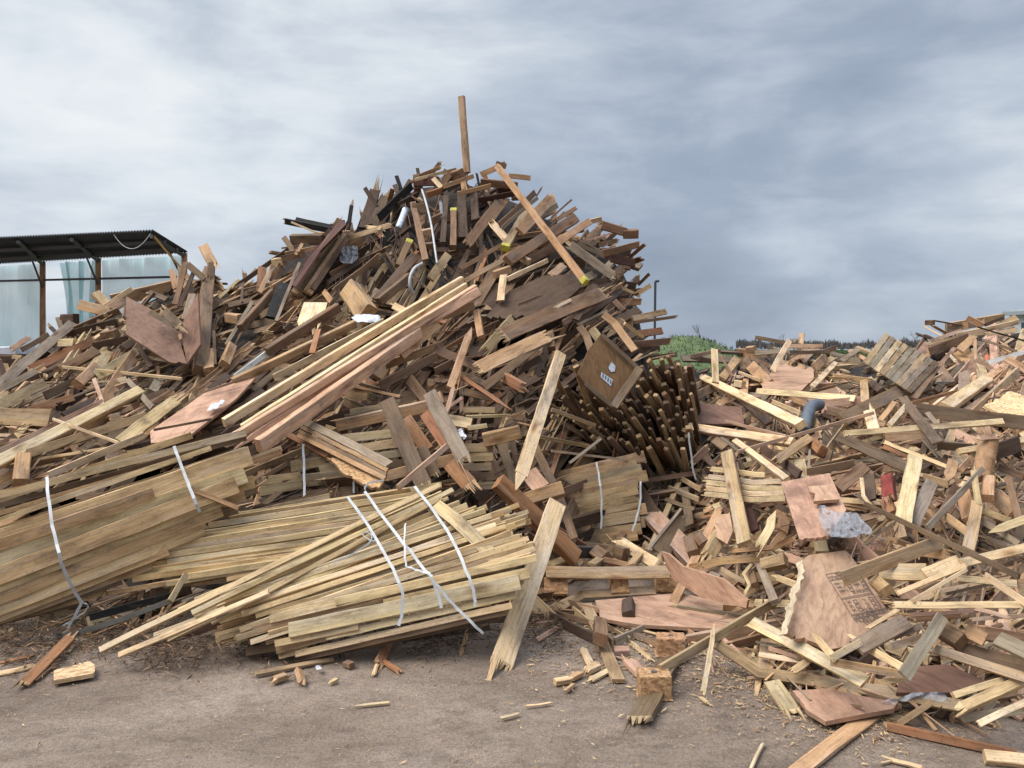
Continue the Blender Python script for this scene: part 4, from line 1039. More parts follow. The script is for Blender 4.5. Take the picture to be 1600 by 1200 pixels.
so_ = sm.build('deep_stake', [M['mlong'], M['mlong'], M['mraw']], Fk.location.copy(), Fk); so_['kind'] = 'stuff'
# long slats of the stake bundle seen from the side
for (x0,y0,x1,y1,w,c) in [(868,590,905,668,9,'q'),(900,572,925,650,10,'q'),(884,604,930,690,9,'z'),(862,650,960,712,8,'q'),(846,676,990,716,8,'q'),(850,692,1010,726,7,'z'),(898,656,968,702,9,'q'),(920,700,1000,722,8,'z'),(880,620,950,700,9,'z'),(1030,690,1075,712,8,'q')]:
    SK = P('long stake lying level at the lower edge', x0,y0,x1,y1,w,c,'stake',r=R.uniform(-20,20),t=.6,d=(6.15,6.55),parent=Fk,ja=.15)
strap(Fk, [(1076,676),(1079,705),(1083,735),(1088,750)], 4, lambda x, y: 6.0, 0)
# ================================================================ pallets
def pallet_leaning():
    pl = plane_of([], 0, [(1383,518,8.5),(1470,562,7.9),(1418,616,6.75)])
    o = empty('pallet', un(1420, 600, 8.2), 'slatted wooden pallet leaning on the far side of the low heap', 'pallet')
    n = 9
    for i in range(n):
        s = i / (n - 1)
        x0, y0 = 1386 + s*78, 522 + s*44; x1, y1 = 1352 + s*68, 568 + s*44
        P(None, x0, y0, x1, y1, 8.4, ['q','y','p','q','w','y','q','y','z'][i] if i != 4 else 'y', 'slat', r=0, t=.16, d=(pl(x0,y0), pl(x1,y1)), parent=o, ja=.06)
    for (xa,ya,xb,yb) in [(1382,526,1462,570),(1369,545,1447,592),(1356,565,1426,612)]:
        P(None, xa, ya, xb, yb, 9, 'z', 'bearer', r=0, t=1.0, d=(pl(xa,ya)+.36, pl(xb,yb)+.36), parent=o)
    P(None, 1470,566,1428,622,9,'b','side_board',r=10,t=.2,d=(pl(1470,566)+.12,pl(1428,622)+.12),parent=o)
pallet_leaning()
PA = empty('pallet', un(640, 770, 5.3), 'broken grey pallet with stained boards leaning in the middle of the heap', 'pallet')
for (x0,y0,x1,y1,w,c,d0,d1,nm,e) in [(527,665,672,634,20,'t',5.62,5.6,'bearer','bc'),(606,744,722,714,18,'t',5.15,5.2,'bearer','bc'),
   (634,654,668,704,20,'o',5.5,5.25,'deck_board','cc'),(664,646,700,700,18,'o',5.5,5.25,'deck_board','cc'),(606,640,622,700,12,'b',5.5,5.25,'deck_board','cc'),
   (604,626,661,756,26,'z',5.42,4.92,'deck_board','cb'),(671,614,724,716,23,'y',5.45,5.02,'deck_board','cb'),(704,724,733,757,26,'o',5.1,4.95,'deck_board','cb'),(660,700,680,740,16,'z',5.2,5.05,'deck_board','cb')]:
    P(None, x0,y0,x1,y1,w,c,nm,r=R.uniform(-10,14),t=.24 if nm == 'deck_board' else .5,d=(d0,d1),parent=PA,e=e,ja=.06)
PB = empty('pallet', un(815, 830, 5.3), 'broken brown pallet standing on edge behind the upper leaning plank', 'pallet')
for (x0,y0,x1,y1,w,c,d0,d1,nm) in [(756,688,813,675,23,'t',5.32,5.3,'pallet_block'),(752,692,779,748,18,'b',5.5,5.35,'deck_board'),(783,692,806,762,15,'z',5.5,5.3,'deck_board'),(832,690,864,756,13,'b',5.5,5.25,'deck_board'),
   (812,784,880,762,23,'t',5.15,5.15,'pallet_block'),(826,738,846,764,28,'n',5.4,5.25,'deck_board'),(838,788,853,825,22,'b',5.2,5.05,'deck_board'),(876,780,897,842,13,'b',5.25,5.05,'deck_board'),(800,690,818,770,10,'d',5.6,5.4,'deck_board')]:
    P(None, x0,y0,x1,y1,w,c,nm,r=R.uniform(-12,20),t=.7 if nm == 'pallet_block' else .25,d=(d0,d1),parent=PB,ja=.06)
PC = empty('pallet', un(950, 935, 4.9), 'low tan pallet with pressed chip blocks lying in the front rubble', 'pallet')
P(None,853,894,1046,894,20,'q','deck_board',r=26,t=.22,d=(4.72,4.72),parent=PC,ja=.03)
for (x0,y0,x1,y1,w) in [(860,882,905,868,12),(925,882,948,866,12),(985,884,1000,866,12),(1030,884,1030,868,12)]:
    P(None,x0,y0,x1,y1,w,'q','bearer',r=50,t=.3,d=(4.8,5.15),parent=PC)
P(None,868,868,1035,864,10,'z','deck_board',r=45,t=.2,d=(5.2,5.2),parent=PC)
for (x,y,w,h,d0) in [(868,918,36,32,4.72),(967,917,27,30,4.74),(1040,915,30,26,4.76),(905,912,26,22,5.15),(1000,908,22,20,5.2)]:
    P('pressed chip block',x-w/2,y,x+w/2,y,h,'t','pallet_block',r=10,t=1.0,d=(d0+.03,d0+.03),parent=PC).data.materials[0] = M['chip']
def topblock(label, x, y, w, h, yaw, d0, hgt):
    """pallet block seen from above: a box with sawn top and a nail hole"""
    c = un(x, y, d0); W, Dp = w*d0/F, w*d0/F*.72
    mb = MB(); X = Vector((math.cos(yaw), math.sin(yaw), 0)); 
    p0, p1 = c - X*W/2, c + X*W/2
    # board() faces the viewer; build explicitly with a vertical normal
    Y = Vector((0,0,1)).cross(X); vs = []
    for zz in (c.z - hgt/2, c.z + hgt/2):
        for sx, sy in ((-1,-1),(1,-1),(1,1),(-1,1)):
            q = c + X*sx*W/2*R.uniform(.95,1.03) + Y*sy*Dp/2*R.uniform(.95,1.03); q.z = zz + R.uniform(-.003,.003); vs.append(q)
    mb.v = vs
    for f, mi in (((0,1,2,3),1),((4,5,6,7),1),((0,1,5,4),0),((1,2,6,5),0),((2,3,7,6),0),((3,0,4,7),0)):
        mb.face(f, [(0,0),(W,0),(W,hgt),(0,hgt)], mi)
    o = mb.build('block', [M['chip'], M['chip'], M['raw']], c, None, jit(PAL['t'], .05)); tag(o, label, 'wood block')
    mh = MB(); r_ = W*.1
    mh.v = [Vector((c.x + r_*math.cos(a*math.pi/6), c.y + r_*.8*math.sin(a*math.pi/6), c.z + hgt/2 + .0035)) for a in range(12)]
    mh.v += [v - Vector((0,0,.02)) for v in mh.v]
    mh.face(tuple(range(12)), [(0,0)]*12)
    for a in range(12): mh.face((a,(a+1)%12,(a+1)%12+12,a+12), [(0,0)]*4)
    h_ = mh.build('nail_hole', [M['ink']], c.copy()); h_.parent = o; h_.location = (0,0,0)
    bv = o.modifiers.new('edge', 'BEVEL'); bv.width = .006; bv.segments = 2
topblock('pale topped pallet block on the dark plank, farther of two', 1048,1007,44,28,-.12,3.82,.085)
topblock('brown pallet block with a hole on the dark plank end', 1022,1068,50,44,-.05,3.42,.10)
# ================================================================ labelled block, framed panel, film, cable and so on
LB_ = P('short thick tan block with a white printed label at its top', 546,452,574,492,37,'t','block',l=.42,r=-22,t=.6,ja=.02)
def decal(parent, poly, plfn, mat, name, eps=.004):
    mb = MB(); ps = [un(x, y, plfn(x, y)) for x, y in poly]
    c = sum(ps, Vector()) / len(ps); n = (ps[1]-ps[0]).cross(ps[2]-ps[0]).normalized()
    if n.dot(Vector((0,0,CAMH))-c) < 0: n = -n
    ps = [p + n*eps for p in ps]
    mb.v = ps + [p - n*.0015 for p in ps]; k = len(ps)
    mb.face(tuple(range(k)), [(0,0)]*k); mb.face(tuple(range(2*k-1,k-1,-1)), [(0,0)]*k)
    for i in range(k): mb.face((i,(i+1)%k,(i+1)%k+k,i+k), [(0,0)]*4)
    o = mb.build(name, [M[mat]], c.copy()); o.parent = parent; o.location = c - parent.location
    return o
def face_plane(o):
    """the face plane of a board seen from the camera, as depth over the image"""
    me = o.data; best = None
    for p in me.polygons:
        cw = o.location + p.center; n = p.normal; v = (Vector((0,0,CAMH)) - cw).normalized()
        s = abs(n.dot(v)) * p.area
        if best is None or s > best[0]: best = (s, cw.copy(), n.copy())
    _, c, n = best; O = Vector((0,0,CAMH))
    def f(x, y):
        d = un(x, y, 1.0) - O
        return (c - O).dot(n) / d.dot(n)
    return f
fp = face_plane(LB_)
decal(LB_, [(534,453),(565,443),(567,451),(537,460)], fp, 'paper', 'paper_label', .008)
for (a,b,c_,d_) in [(545,453,549,451.5),(551,451,553,450),(555,450,561,447.5),(546,456,550,455)]:
    decal(LB_, [(a,b-1.2),(c_,d_-1.2),(c_+.5,d_+1.0),(a+.5,b+1.0)], fp, 'label_ink', 'label_print', .0105)
# framed brown panel on the stakes
pan, pc, pn, ux, uy, pp = sheet('brown framed panel with grey torn stickers resting on the stake bundle', [(939,522),(998,577),(958,638),(920,606),(903,585),(921,545)],'o',name='framed_panel',cat='panel',dpt=[(939,522,6.35),(998,577,6.3),(958,638,5.9)],th=.03)
pan.color = (*jit(lin((104,80,52)),.02),1)
for (a,b,w) in [((940,523),(999,577),7),((999,577),(958,638),14),((958,636),(914,600),7)]:
    P(None,a[0],a[1],b[0],b[1],w,'z','frame_rail',r=10,t=.6,d=(pp(*a)-.02,pp(*b)-.02),parent=pan)
decal(pan, [(950,575),(955,566),(961,573),(960,581),(954,582)], pp, 'label_grey', 'torn_sticker', .006)
decal(pan, [(939,582),(957,594),(954,604),(938,590)], pp, 'label_grey', 'torn_sticker', .006)
for i in range(4):
    x = 941 + i*4; y = 584 + i*3.2
    decal(pan, [(x,y),(x+1.8,y+1.3),(x+.8,y+7),(x-1,y+5.5)], pp, 'label_ink', 'sticker_print', .0085)
def crumple(label, outline, lift, mat, name, cat, amp=.03, n=15, seed=1, flat=False):
    rg = random.Random(seed)
    xs = [p[0] for p in outline]; ys = [p[1] for p in outline]
    x0, x1, y0, y1 = min(xs), max(xs), min(ys), max(ys)
    mb = MB(); idx = {}
    m = max(6, int(n * (y1-y0)/(x1-x0)))
    for i in range(n+1):
        for j in range(m+1):
            x, y = x0+(x1-x0)*i/n, y0+(y1-y0)*j/m
            if inside(x, y, outline):
                idx[i,j] = len(mb.v)
                mb.v.append(un(x+rg.uniform(-1.5,1.5), y+rg.uniform(-1.5,1.5), max(2.3, D(x,y)-lift+rg.uniform(-amp,amp))))
    for i in range(n):
        for j in range(m):
            q = [idx.get(k) for k in ((i,j),(i+1,j),(i+1,j+1),(i,j+1))]
            q = [k for k in q if k is not None]
            if len(q) >= 3: mb.face(tuple(q), [(0,0)]*len(q))
    for v in mb.v: v.z = max(v.z, .012)
    c = sum(mb.v, Vector())/len(mb.v)
    o = mb.build(name, [M[mat]], c); tag(o, label, cat)
    so = o.modifiers.new('t','SOLIDIFY'); so.thickness = .0015
    sb = o.modifiers.new('s','SUBSURF'); sb.levels = 1; sb.render_levels = 2
    return o
crumple('crumpled clear plastic film draped beside the pink plywood', [(1275,788),(1285,784),(1300,798),(1318,795),(1335,796),(1352,812),(1369,832),(1345,840),(1320,845),(1290,838),(1279,815)], .80, 'film', 'plastic_film', 'plastic film', .05, 20, 3)
crumple('greyish film wound over the cracked olive board', [(1368,1101),(1385,1092),(1420,1082),(1450,1077),(1475,1078),(1487,1090),(1496,1098),(1480,1100),(1440,1093),(1410,1098),(1390,1106)], .34, 'film', 'plastic_film', 'plastic film', .03, 18, 4)
crumple('ball of clear film in the dark top of the heap', [(530,395),(536,384),(548,380),(560,386),(562,398),(556,410),(540,414),(528,410)], .35, 'film', 'plastic_film', 'plastic film', .08, 12, 5)
crumple('crumpled white paper lying under the labelled block', [(545,494),(560,490),(588,488),(598,498),(590,506),(570,507),(553,503)], .75, 'paper', 'paper_sheet', 'paper', .02, 14, 6)
crumple('torn white paper stuck on the pink chipboard panel', [(304,647),(322,641),(330,630),(350,622),(354,626),(340,640),(327,643),(310,649)], .47, 'paper', 'paper_sheet', 'paper', .01, 16, 7)
crumple('small white plastic scrap caught on the leaning pallet', [(714,672),(722,668),(726,676),(730,682),(726,688),(718,682)], .55, 'paper', 'plastic_scrap', 'plastic scrap', .02, 8, 8)
crumple('tiny white rag on the ground by the front bundle', [(490,1042),(496,1039),(504,1041),(505,1046),(498,1049),(491,1047)], .05, 'paper', 'rag', 'rag', .01, 7, 9)
crumple('small orange plastic scrap lying on the far mound', [(1538,556),(1543,552),(1547,558),(1544,564),(1539,563)], .35, 'orange', 'plastic_scrap', 'plastic scrap', .03, 6, 10)
crumple('white label stuck on the torn corner of the ground plywood', [(1273,1113),(1283,1112),(1296,1115),(1292,1120),(1284,1125),(1278,1119)], .075, 'paper', 'paper_label', 'label', .003, 10, 11)
def tube(label, pts, rpx, mat, name, cat, ds, taper=None, n=10, parent=None):
    P3 = [un(x, y, d) for (x, y), d in zip(pts, ds)]
    q = []
    for i in range(len(P3)-1):
        a, b, c, d = P3[max(i-1,0)], P3[i], P3[i+1], P3[min(i+2,len(P3)-1)]
        for k in range(5):
            t = k/5; q.append(.5*((2*b)+(c-a)*t+(2*a-5*b+4*c-d)*t*t+(3*b-a-3*c+d)*t**3))
    q.append(P3[-1])
    mb = MB(); L = len(q)
    for i, p in enumerate(q):
        X = (q[min(i+1,L-1)]-q[max(i-1,0)]).normalized(); U = X.orthogonal() if abs(X.y) < .99 else Vector((1,0,0))
        U = (Vector((0,1,0)) - X*X.y).normalized() if abs(X.y) < .97 else U.normalized(); V = X.cross(U)
        rr = rpx*p.y/F*(taper(i/(L-1)) if taper else 1)
        for k in range(n): mb.v.append(p + U*rr*math.cos(k*2*math.pi/n) + V*rr*math.sin(k*2*math.pi/n))
    for i in range(L-1):
        for k in range(n): mb.face((i*n+k, i*n+(k+1)%n, (i+1)*n+(k+1)%n, (i+1)*n+k), [(i*.05,k/n*.1),(i*.05,(k+1)/n*.1),(i*.05+.05,(k+1)/n*.1),(i*.05+.05,k/n*.1)])
    mb.face(tuple(range(n)), [(0,0)]*n, min(1, 0)); mb.face(tuple(range((L-1)*n, L*n)), [(0,0)]*n)
    c = q[L//2].copy(); mats = [M[mat]] if isinstance(mat, str) else mat
    o = mb.build(name, mats, c, parent)
    for p in o.data.polygons: p.use_smooth = len(p.vertices) == 4
    if parent is None: tag(o, label, cat)
    return o
tube('bent grey rubber elbow standing in the low heap', [(1280,632),(1268,636),(1262,650),(1256,674)], 9.5, 'rubber', 'rubber_elbow', 'rubber hose', [6.55,6.45,6.35,6.15])
tube('white rope hanging down the dark top of the heap', [(659,296),(666,318),(674,352),(680,392),(683,412)], 1.8, 'strap', 'rope', 'rope', [8.4,8.2,7.9,7.6,7.5], n=6)
tube('white hooked cable end in the dark hollow of the heap', [(660,412),(648,419),(641,433),(641,448),(646,459)], 2.6, 'strap', 'cable', 'cable', [7.4,7.35,7.3,7.3,7.35], n=8)
tube('silver foil tube stuck in the dark top of the heap', [(634,327),(622,358)], 5.5, 'foil', 'foil_tube', 'tube', [8.3,8.1])
tube('grey white film strip wrapped round a dark post near the crest', [(688,315),(690,330),(691,342)], 3, 'film', 'plastic_strip', 'plastic strip', [8.4,8.3,8.2])
pst = tube('half round timber post with torn curled top', [(1545,686),(1540,715),(1533,748)], 14, [M['long']], 'round_post', 'post', [4.95,4.9,4.85], n=14)
pst.color = (*jit(PAL['t'],.02),1)
P(None,1530,684,1556,682,9,'n','torn_top',l=.8,r=30,e='bb',d=(4.93,4.93),parent=pst)
# ================================================================ printed plywood
wp, wc, wn, wux, wuy, wpl = sheet('large printed plywood piece with torn white edge at the front of the low heap', [(1250,878),(1264,867),(1322,860),(1337,878),(1366,920),(1388,957),(1370,985),(1322,1010),(1300,1014),(1262,1000),(1226,988),(1237,945),(1248,915),(1256,892)],'n',lift=.42,rag=(9,10,11,12,13),amp=4,ja=.01,dpt=[(1264,867,4.15),(1388,957,3.9),(1226,988,3.55),(1322,1008,3.55)])
sheet(None, [(1254,874),(1258,892),(1250,915),(1240,945),(1230,990),(1219,992),(1231,945),(1240,915),(1248,892),(1244,880)],'p',name='torn_edge',rag=(0,1,2,3,5,6,7,8),amp=3,ja=.02,th=.006,parent=wp,dpt=[(x, y, wpl(x, y) + .012) for x, y in ((1254,874),(1230,990),(1219,992))])
wp.children[0].color = (.62,.52,.36,1)
O0 = Vector((0,0,CAMH))
def line(a, b, w=1.0):
    dx, dy = b[0]-a[0], b[1]-a[1]; q = math.hypot(dx, dy) or 1; nx, ny = -dy/q*w/2, dx/q*w/2
    return [(a[0]+nx,a[1]+ny),(b[0]+nx,b[1]+ny),(b[0]-nx,b[1]-ny),(a[0]-nx,a[1]-ny)]
ink = MB()
def addink(poly, eps=.003):
    ps = [un(x, y, wpl(x, y)) + wn*eps for x, y in poly]; b0 = len(ink.v)
    ink.v += ps; ink.face(tuple(range(b0, b0+len(ps))), [(0,0)]*len(ps))
def Q(u, v):   # stamp coordinates: u across the rows, v down the stamp
    x = 1290 + 49*u + 45*v; y = 898 - 9*u + 72*v
    return (x, y)
def seg(u0,v0,u1,v1,w=.7): addink(line(Q(u0,v0),Q(u1,v1),w))
for v in (0,.14,.52,.55,.88,.96): seg(0,v,1,v)
seg(0,0,0,.96); seg(1,0,1,.96); seg(.97,.0,.97,.88,.5)
for v in (.2,.28,.36):
    for u in (.42,.86):
        seg(u,v,u+.1,v); seg(u,v+.055,u+.1,v+.055); seg(u,v,u,v+.055); seg(u+.1,v,u+.1,v+.055)
for v in (.6,.69,.78):
    for u in (.3,.8):
        seg(u,v,u+.12,v); seg(u,v+.06,u+.12,v+.06); seg(u,v,u,v+.06); seg(u+.12,v,u+.12,v+.06)
me_ = ink.build('stamp_lines', [M['ink']], wc.copy()); me_.parent = wp; me_.location = (0,0,0)
def txt(s, u, v, size, name='printed_text'):
    cu = bpy.data.curves.new(name, 'FONT'); cu.body = s; cu.size = size; cu.align_x = 'LEFT'; cu.offset = 0
    tmp = bpy.data.objects.new('tmp', cu)
    me = bpy.data.meshes.new_from_object(tmp); bpy.data.objects.remove(tmp); bpy.data.curves.remove(cu)
    me.materials.clear(); me.materials.append(M['ink'])
    p = un(*Q(u, v), wpl(*Q(u, v))) + wn*.0035
    X = (un(*Q(u+.2, v), wpl(*Q(u+.2, v))) - un(*Q(u, v), wpl(*Q(u, v)))).normalized(); Y = wn.cross(X).normalized()
    me.transform(Matrix(((X.x,Y.x,wn.x,p.x-wc.x),(X.y,Y.y,wn.y,p.y-wc.y),(X.z,Y.z,wn.z,p.z-wc.z),(0,0,0,1))))
    o = bpy.data.objects.new(name, me); COL.objects.link(o); o.parent = wp
    return o
for s, u, v, z in [('EN 636',.3,.08,.030),('STRUCTURAL',.06,.135,.030),('MM 1',.08,.255,.022),('MM 4',.1,.335,.022),('MM 5',.1,.415,.022),('MM',.62,.255,.022),('MM',.64,.335,.022),('BONDING',.45,.48,.024),
     ('M',.14,.66,.024),('M',.14,.75,.024),('M',.14,.84,.024),('S1',.62,.66,.022),('S2',.62,.75,.022),('S3',.62,.84,.022),('CE 2+',.45,.875,.024),('SARGENTS',.5,.95,.030),('EMISSION',.06,.95,.022),('MOISTURE',.02,1.06,.032),('12 PLY',.25,1.15,.032),('GRADE',.28,1.24,.032)]:
    txt(s, u, v, z*1.15)
# ================================================================ loose debris that nobody could count
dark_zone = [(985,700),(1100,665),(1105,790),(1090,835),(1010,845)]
pB_A = [(-60,770),(390,690),(400,780),(215,890),(130,950),(-60,1010)]
pB_B = [(150,870),(230,822),(690,755),(600,850),(300,930),(170,930)]
pB_C = [(156,1015),(690,760),(840,850),(812,930),(460,1035),(370,1005)]
pB_E = [(850,735),(1000,712),(1012,842),(900,850)]
pB_F = [(866,585),(905,555),(960,598),(1000,560),(1084,560),(1082,700),(1040,712),(930,700),(880,670)]
pB_G = [(852,908),(1050,908),(1165,935),(1165,990),(1000,985),(880,975)]
pB_H = [(1380,512),(1475,560),(1425,625),(1342,570)]
solid = [pB_A, pB_B, pB_C, pB_E, pB_F]
def zone(x, y):
    if x > 1060 or (x > 850 and y > 850): return 'right'
    if y < 470 and 500 < x < 790: return 'top'
    if x >= 740 and y < 620: return 'rim'
    if x < 500: return 'slope'
    return 'flank'
ANG = dict(top=(-75, 40), rim=(-30, 22), slope=(-30, 32), flank=(-26, 38), right=(0, 90))
CLR = dict(top='kddddddbbbo', rim='bbddtbdbyt', slope='bdtdztqbbzt', flank='dddbbotzbq', right='tqtbbntpnbzytdyt')
deb = {'main': MB(), 'low': MB()}
rg = random.Random(11)
def piece(mb, x, y, lpx, wpx, ang, ca, lift, ends):
    d0 = D(x, y); a = math.radians(ang)
    x1, y1 = x + lpx*math.cos(a), y + lpx*math.sin(a)
    top = edge(x1, -1)
    e1 = D(x1, y1)
    p0, p1 = un(x, y, max(2.5, d0 - lift + rg.uniform(-.06,.06))), un(x1, y1, max(2.5, e1 - lift + rg.uniform(-.06,.06)))
    for p in (p0, p1): p.z = max(p.z, .012)
    W = wpx*d0/F
    board(mb, [p0, p1], W, W*rg.uniform(.15,.55), rg.uniform(-45,45), ends, near=False, rng=rg, col=jit(PAL[ca], .2, rg))
def scatter(n, wr, lr, lifts, grp=(1, 1), only=None):
    k = 0
    while k < n:
        x = rg.uniform(-185, 1780); y = rg.uniform(262, 1150)
        if y < edge(x, -1) - 4 or y > edge(x, 0) - 6: continue
        z = zone(x, y); dd = D(x, y)
        if only and z != only: continue
        if dd > 7.5 and rg.random() < .25: continue
        sc = 5.5 / dd
        m, s = ANG[z]; ang = rg.gauss(m, s) if z != 'right' else rg.gauss(-12, 48)
        if z == 'rim': ang = -20 - (y-300)*.02 + rg.gauss(-8, 18)
        if z == 'slope' and rg.random() < .6: ang = -28 + rg.gauss(0, 10)
        base = rg.choice(CLR[z])
        g_ = rg.randint(*grp); w0 = rg.uniform(*wr)*sc; l0 = rg.uniform(*lr)*sc; off = 0
        for q in range(g_):
            a_ = ang + rg.gauss(0, 4); ca = base if rg.random() < .6 else rg.choice(CLR[z])
            ar = math.radians(a_); w_ = w0*rg.uniform(.7, 1.25); lp = l0*rg.uniform(.6, 1.15)
            ux_ = rg.uniform(-.35, .1)*l0
            xs = x - math.sin(ar)*off + math.cos(ar)*ux_; ys = y + math.cos(ar)*off + math.sin(ar)*ux_
            off += w_*rg.uniform(.75, 1.2)
            xe, ye = xs + lp*math.cos(ar), ys + lp*math.sin(ar)
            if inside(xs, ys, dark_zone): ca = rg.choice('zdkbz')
            if any(inside((xs+xe)/2, (ys+ye)/2, pg) for pg in solid) and rg.random() < .97: continue
            if any(inside(u, v, pg) for u, v in ((xs,ys),((xs+xe)/2,(ys+ye)/2),(xe,ye)) for pg in ((pB_G, pB_H) if lifts[1] > -.05 else (pB_G,))): continue
            if ys < edge(xs, -1) - 3 or ys > edge(xs, 0) - 4: continue
            if ye < edge(xe, -1) - rg.uniform(0, 16)*sc or ye > edge(xe, 0) + 8: continue
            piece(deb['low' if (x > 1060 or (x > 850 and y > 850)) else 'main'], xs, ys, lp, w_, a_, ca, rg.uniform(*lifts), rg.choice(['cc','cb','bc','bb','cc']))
            k += 1
scatter(560, (16, 34), (90, 230), (-.5, -.26), (1, 4))
scatter(920, (9, 24), (80, 240), (-.27, -.06), (2, 6))
scatter(620, (5, 13), (60, 190), (-.12, .02), (1, 4))
scatter(260, (14, 26), (30, 60), (-.12, .0))
scatter(750, (4, 15), (18, 75), (-.14, .03), (1, 2), 'right')
scatter(2600, (.9, 3.0), (16, 110), (-.06, .1), (1, 4))
# ragged crest
for i in range(210):
    x = rg.uniform(-40, 1600)
    if 1003 < x < 1175 or 1370 < x < 1440: continue
    y = edge(x, -1) + rg.uniform(0, 26); z = zone(x, y); m, s = ANG[z]
    ang = rg.gauss(m if z != 'right' else -20, 35) if rg.random() < .75 else rg.uniform(-180, 0)
    sc = 5.5 / D(x, y)
    piece(deb['low' if x > 1060 else 'main'], x, y, rg.uniform(18, 50)*sc*1.3, rg.uniform(6, 17)*sc, ang, rg.choice(CLR[z]), rg.uniform(-.1, .1), rg.choice(['cc','cb','bb']))
# core of each heap, coloured dark to stand for the shade between boards
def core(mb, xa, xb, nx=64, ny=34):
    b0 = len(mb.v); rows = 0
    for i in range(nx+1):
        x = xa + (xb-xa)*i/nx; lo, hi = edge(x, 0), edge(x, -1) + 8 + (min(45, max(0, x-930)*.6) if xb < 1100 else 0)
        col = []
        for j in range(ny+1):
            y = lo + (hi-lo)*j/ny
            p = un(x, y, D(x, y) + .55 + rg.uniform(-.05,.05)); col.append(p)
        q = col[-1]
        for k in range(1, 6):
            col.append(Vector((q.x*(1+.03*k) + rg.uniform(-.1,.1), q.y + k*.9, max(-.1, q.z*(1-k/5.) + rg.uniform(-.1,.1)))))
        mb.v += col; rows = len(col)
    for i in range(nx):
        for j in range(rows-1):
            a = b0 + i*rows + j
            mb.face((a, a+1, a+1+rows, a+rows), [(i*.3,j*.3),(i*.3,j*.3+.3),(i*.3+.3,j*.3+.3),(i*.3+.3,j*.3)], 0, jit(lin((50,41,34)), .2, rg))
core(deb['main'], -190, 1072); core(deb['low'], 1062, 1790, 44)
# boards covering the far side of both heaps
for mb, xa, xb, n in ((deb['main'], -150, 1060, 420), (deb['low'], 1070, 1750, 240)):
    for i in range(n):
        x = rg.uniform(xa, xb); q = un(x, edge(x, -1), D(x, edge(x, -1))); t = rg.random()**.8
        c = Vector((q.x*(1+.15*t) + rg.uniform(-.3,.3), q.y + .3 + 4.3*t, max(.05, q.z*(1-t) + rg.uniform(-.05,.12))))
        dv = Vector((rg.gauss(0,1), rg.gauss(0,.6)+.2, rg.gauss(0,.3)-.1)).normalized()*rg.uniform(.2,.6)
        if c.z + abs(dv.z) > q.z*(1-t)+.25 + .0: dv.z *= .3
        w = rg.uniform(.05,.16)
        p0, p1 = c-dv, c+dv
        if p0.y < q.y or p1.y < q.y: continue
        board(mb, [p0, p1], w, w*.3, rg.uniform(0,180), 'cc', near=False, rng=rg, col=jit(PAL[rg.choice('bdtzyq')], .2, rg))
om = deb['main'].build('wood_debris', [M['mlong'], M['mlong'], M['mraw']]); tag(om, 'jumbled broken wood filling the tall heap', 'wood debris', None, 'stuff')
ol = deb['low'].build('wood_debris', [M['mlong'], M['mlong'], M['mraw']]); tag(ol, 'jumbled broken wood filling the low heap', 'wood debris', None, 'stuff')
# ================================================================ chips, mulch
ch = MB(); mu = MB()
def sliver(mb, p, L, w, yaw, c, z=.004, tilt=0):
    X = Vector((math.cos(yaw), math.sin(yaw), tilt)); Y = Vector((-math.sin(yaw), math.cos(yaw), rg.uniform(-.5,.5)))
    b0 = len(mb.v); k = rg.uniform(-.2,.2)*L
    p = p + Vector((0,0,z))
    for v in (p - X*L/2, p - X*L*.1 + Y*w/2 + Vector((0,0,w*.3)), p + X*L/2 + Y*k, p + X*L*.1 - Y*w/2): mb.v.append(v)
    mb.v.append(p + Vector((0,0,w*.5)))
    t = b0+4
    for a in range(4): mb.face((b0+a, b0+(a+1)%4, t), [(0,0),(L,0),(L/2,w)], 0, c)
def gpt(x, y): return un(x, y, 1848.0/(y-545))
for i in range(8000):
    y = 545 + 655*(1 - rg.random()**1.0*.30) if rg.random() < .4 else rg.uniform(990, 1240)
    x = rg.uniform(-60, 1660)
    f = edge(x, 0)
    if y < f - 12: continue
    near = max(0, 1 - (y-f)/110)
    if rg.random() > .22 + .78*near: continue
    s = rg.choice([1,1,1,1.6,2.6])
    sliver(ch, gpt(x, y), rg.uniform(.004,.014)*s, rg.uniform(.0012,.0035)*s**.5, rg.uniform(0,6.3), jit(PAL[rg.choice('ppttgbn')], .2, rg), .003)
for i in range(2600):
    x = rg.uniform(820, 1420); f = edge(x, 0); y = f + abs(rg.gauss(0, 45)) - 30
    s = rg.choice([1,1.5,2.5])
    sliver(ch, gpt(x, y), rg.uniform(.008,.022)*s, rg.uniform(.002,.006)*s**.5, rg.uniform(0,6.3), jit(PAL[rg.choice('pptgtbn')], .2, rg), .004, rg.uniform(-.3,.3))
oc = ch.build('wood_chips', [M['mlong']]); tag(oc, 'pale chips and slivers strewn over the yard', 'wood chips', None, 'stuff')
for i in range(9000):
    x = rg.uniform(-80, 880); f = edge(x, 0) + 12*math.sin(x*.03) + (40 if x < 420 else 10)
    y = f - 45 + rg.gauss(0, 20)
    if y > f + 22: continue
    z = max(0, (f+12-y))*.0009*rg.random()
    sliver(mu, gpt(x, max(y, 900)), rg.uniform(.015,.075), rg.uniform(.002,.008), rg.uniform(0,6.3), jit(PAL[rg.choice('kddzdzbdt')], .3, rg), .004+z, rg.uniform(-.5,.5))
ou_ = mu.build('wood_mulch', [M['mlong']]); tag(ou_, 'dark shredded mulch along the foot of the bundles', 'mulch', None, 'stuff')
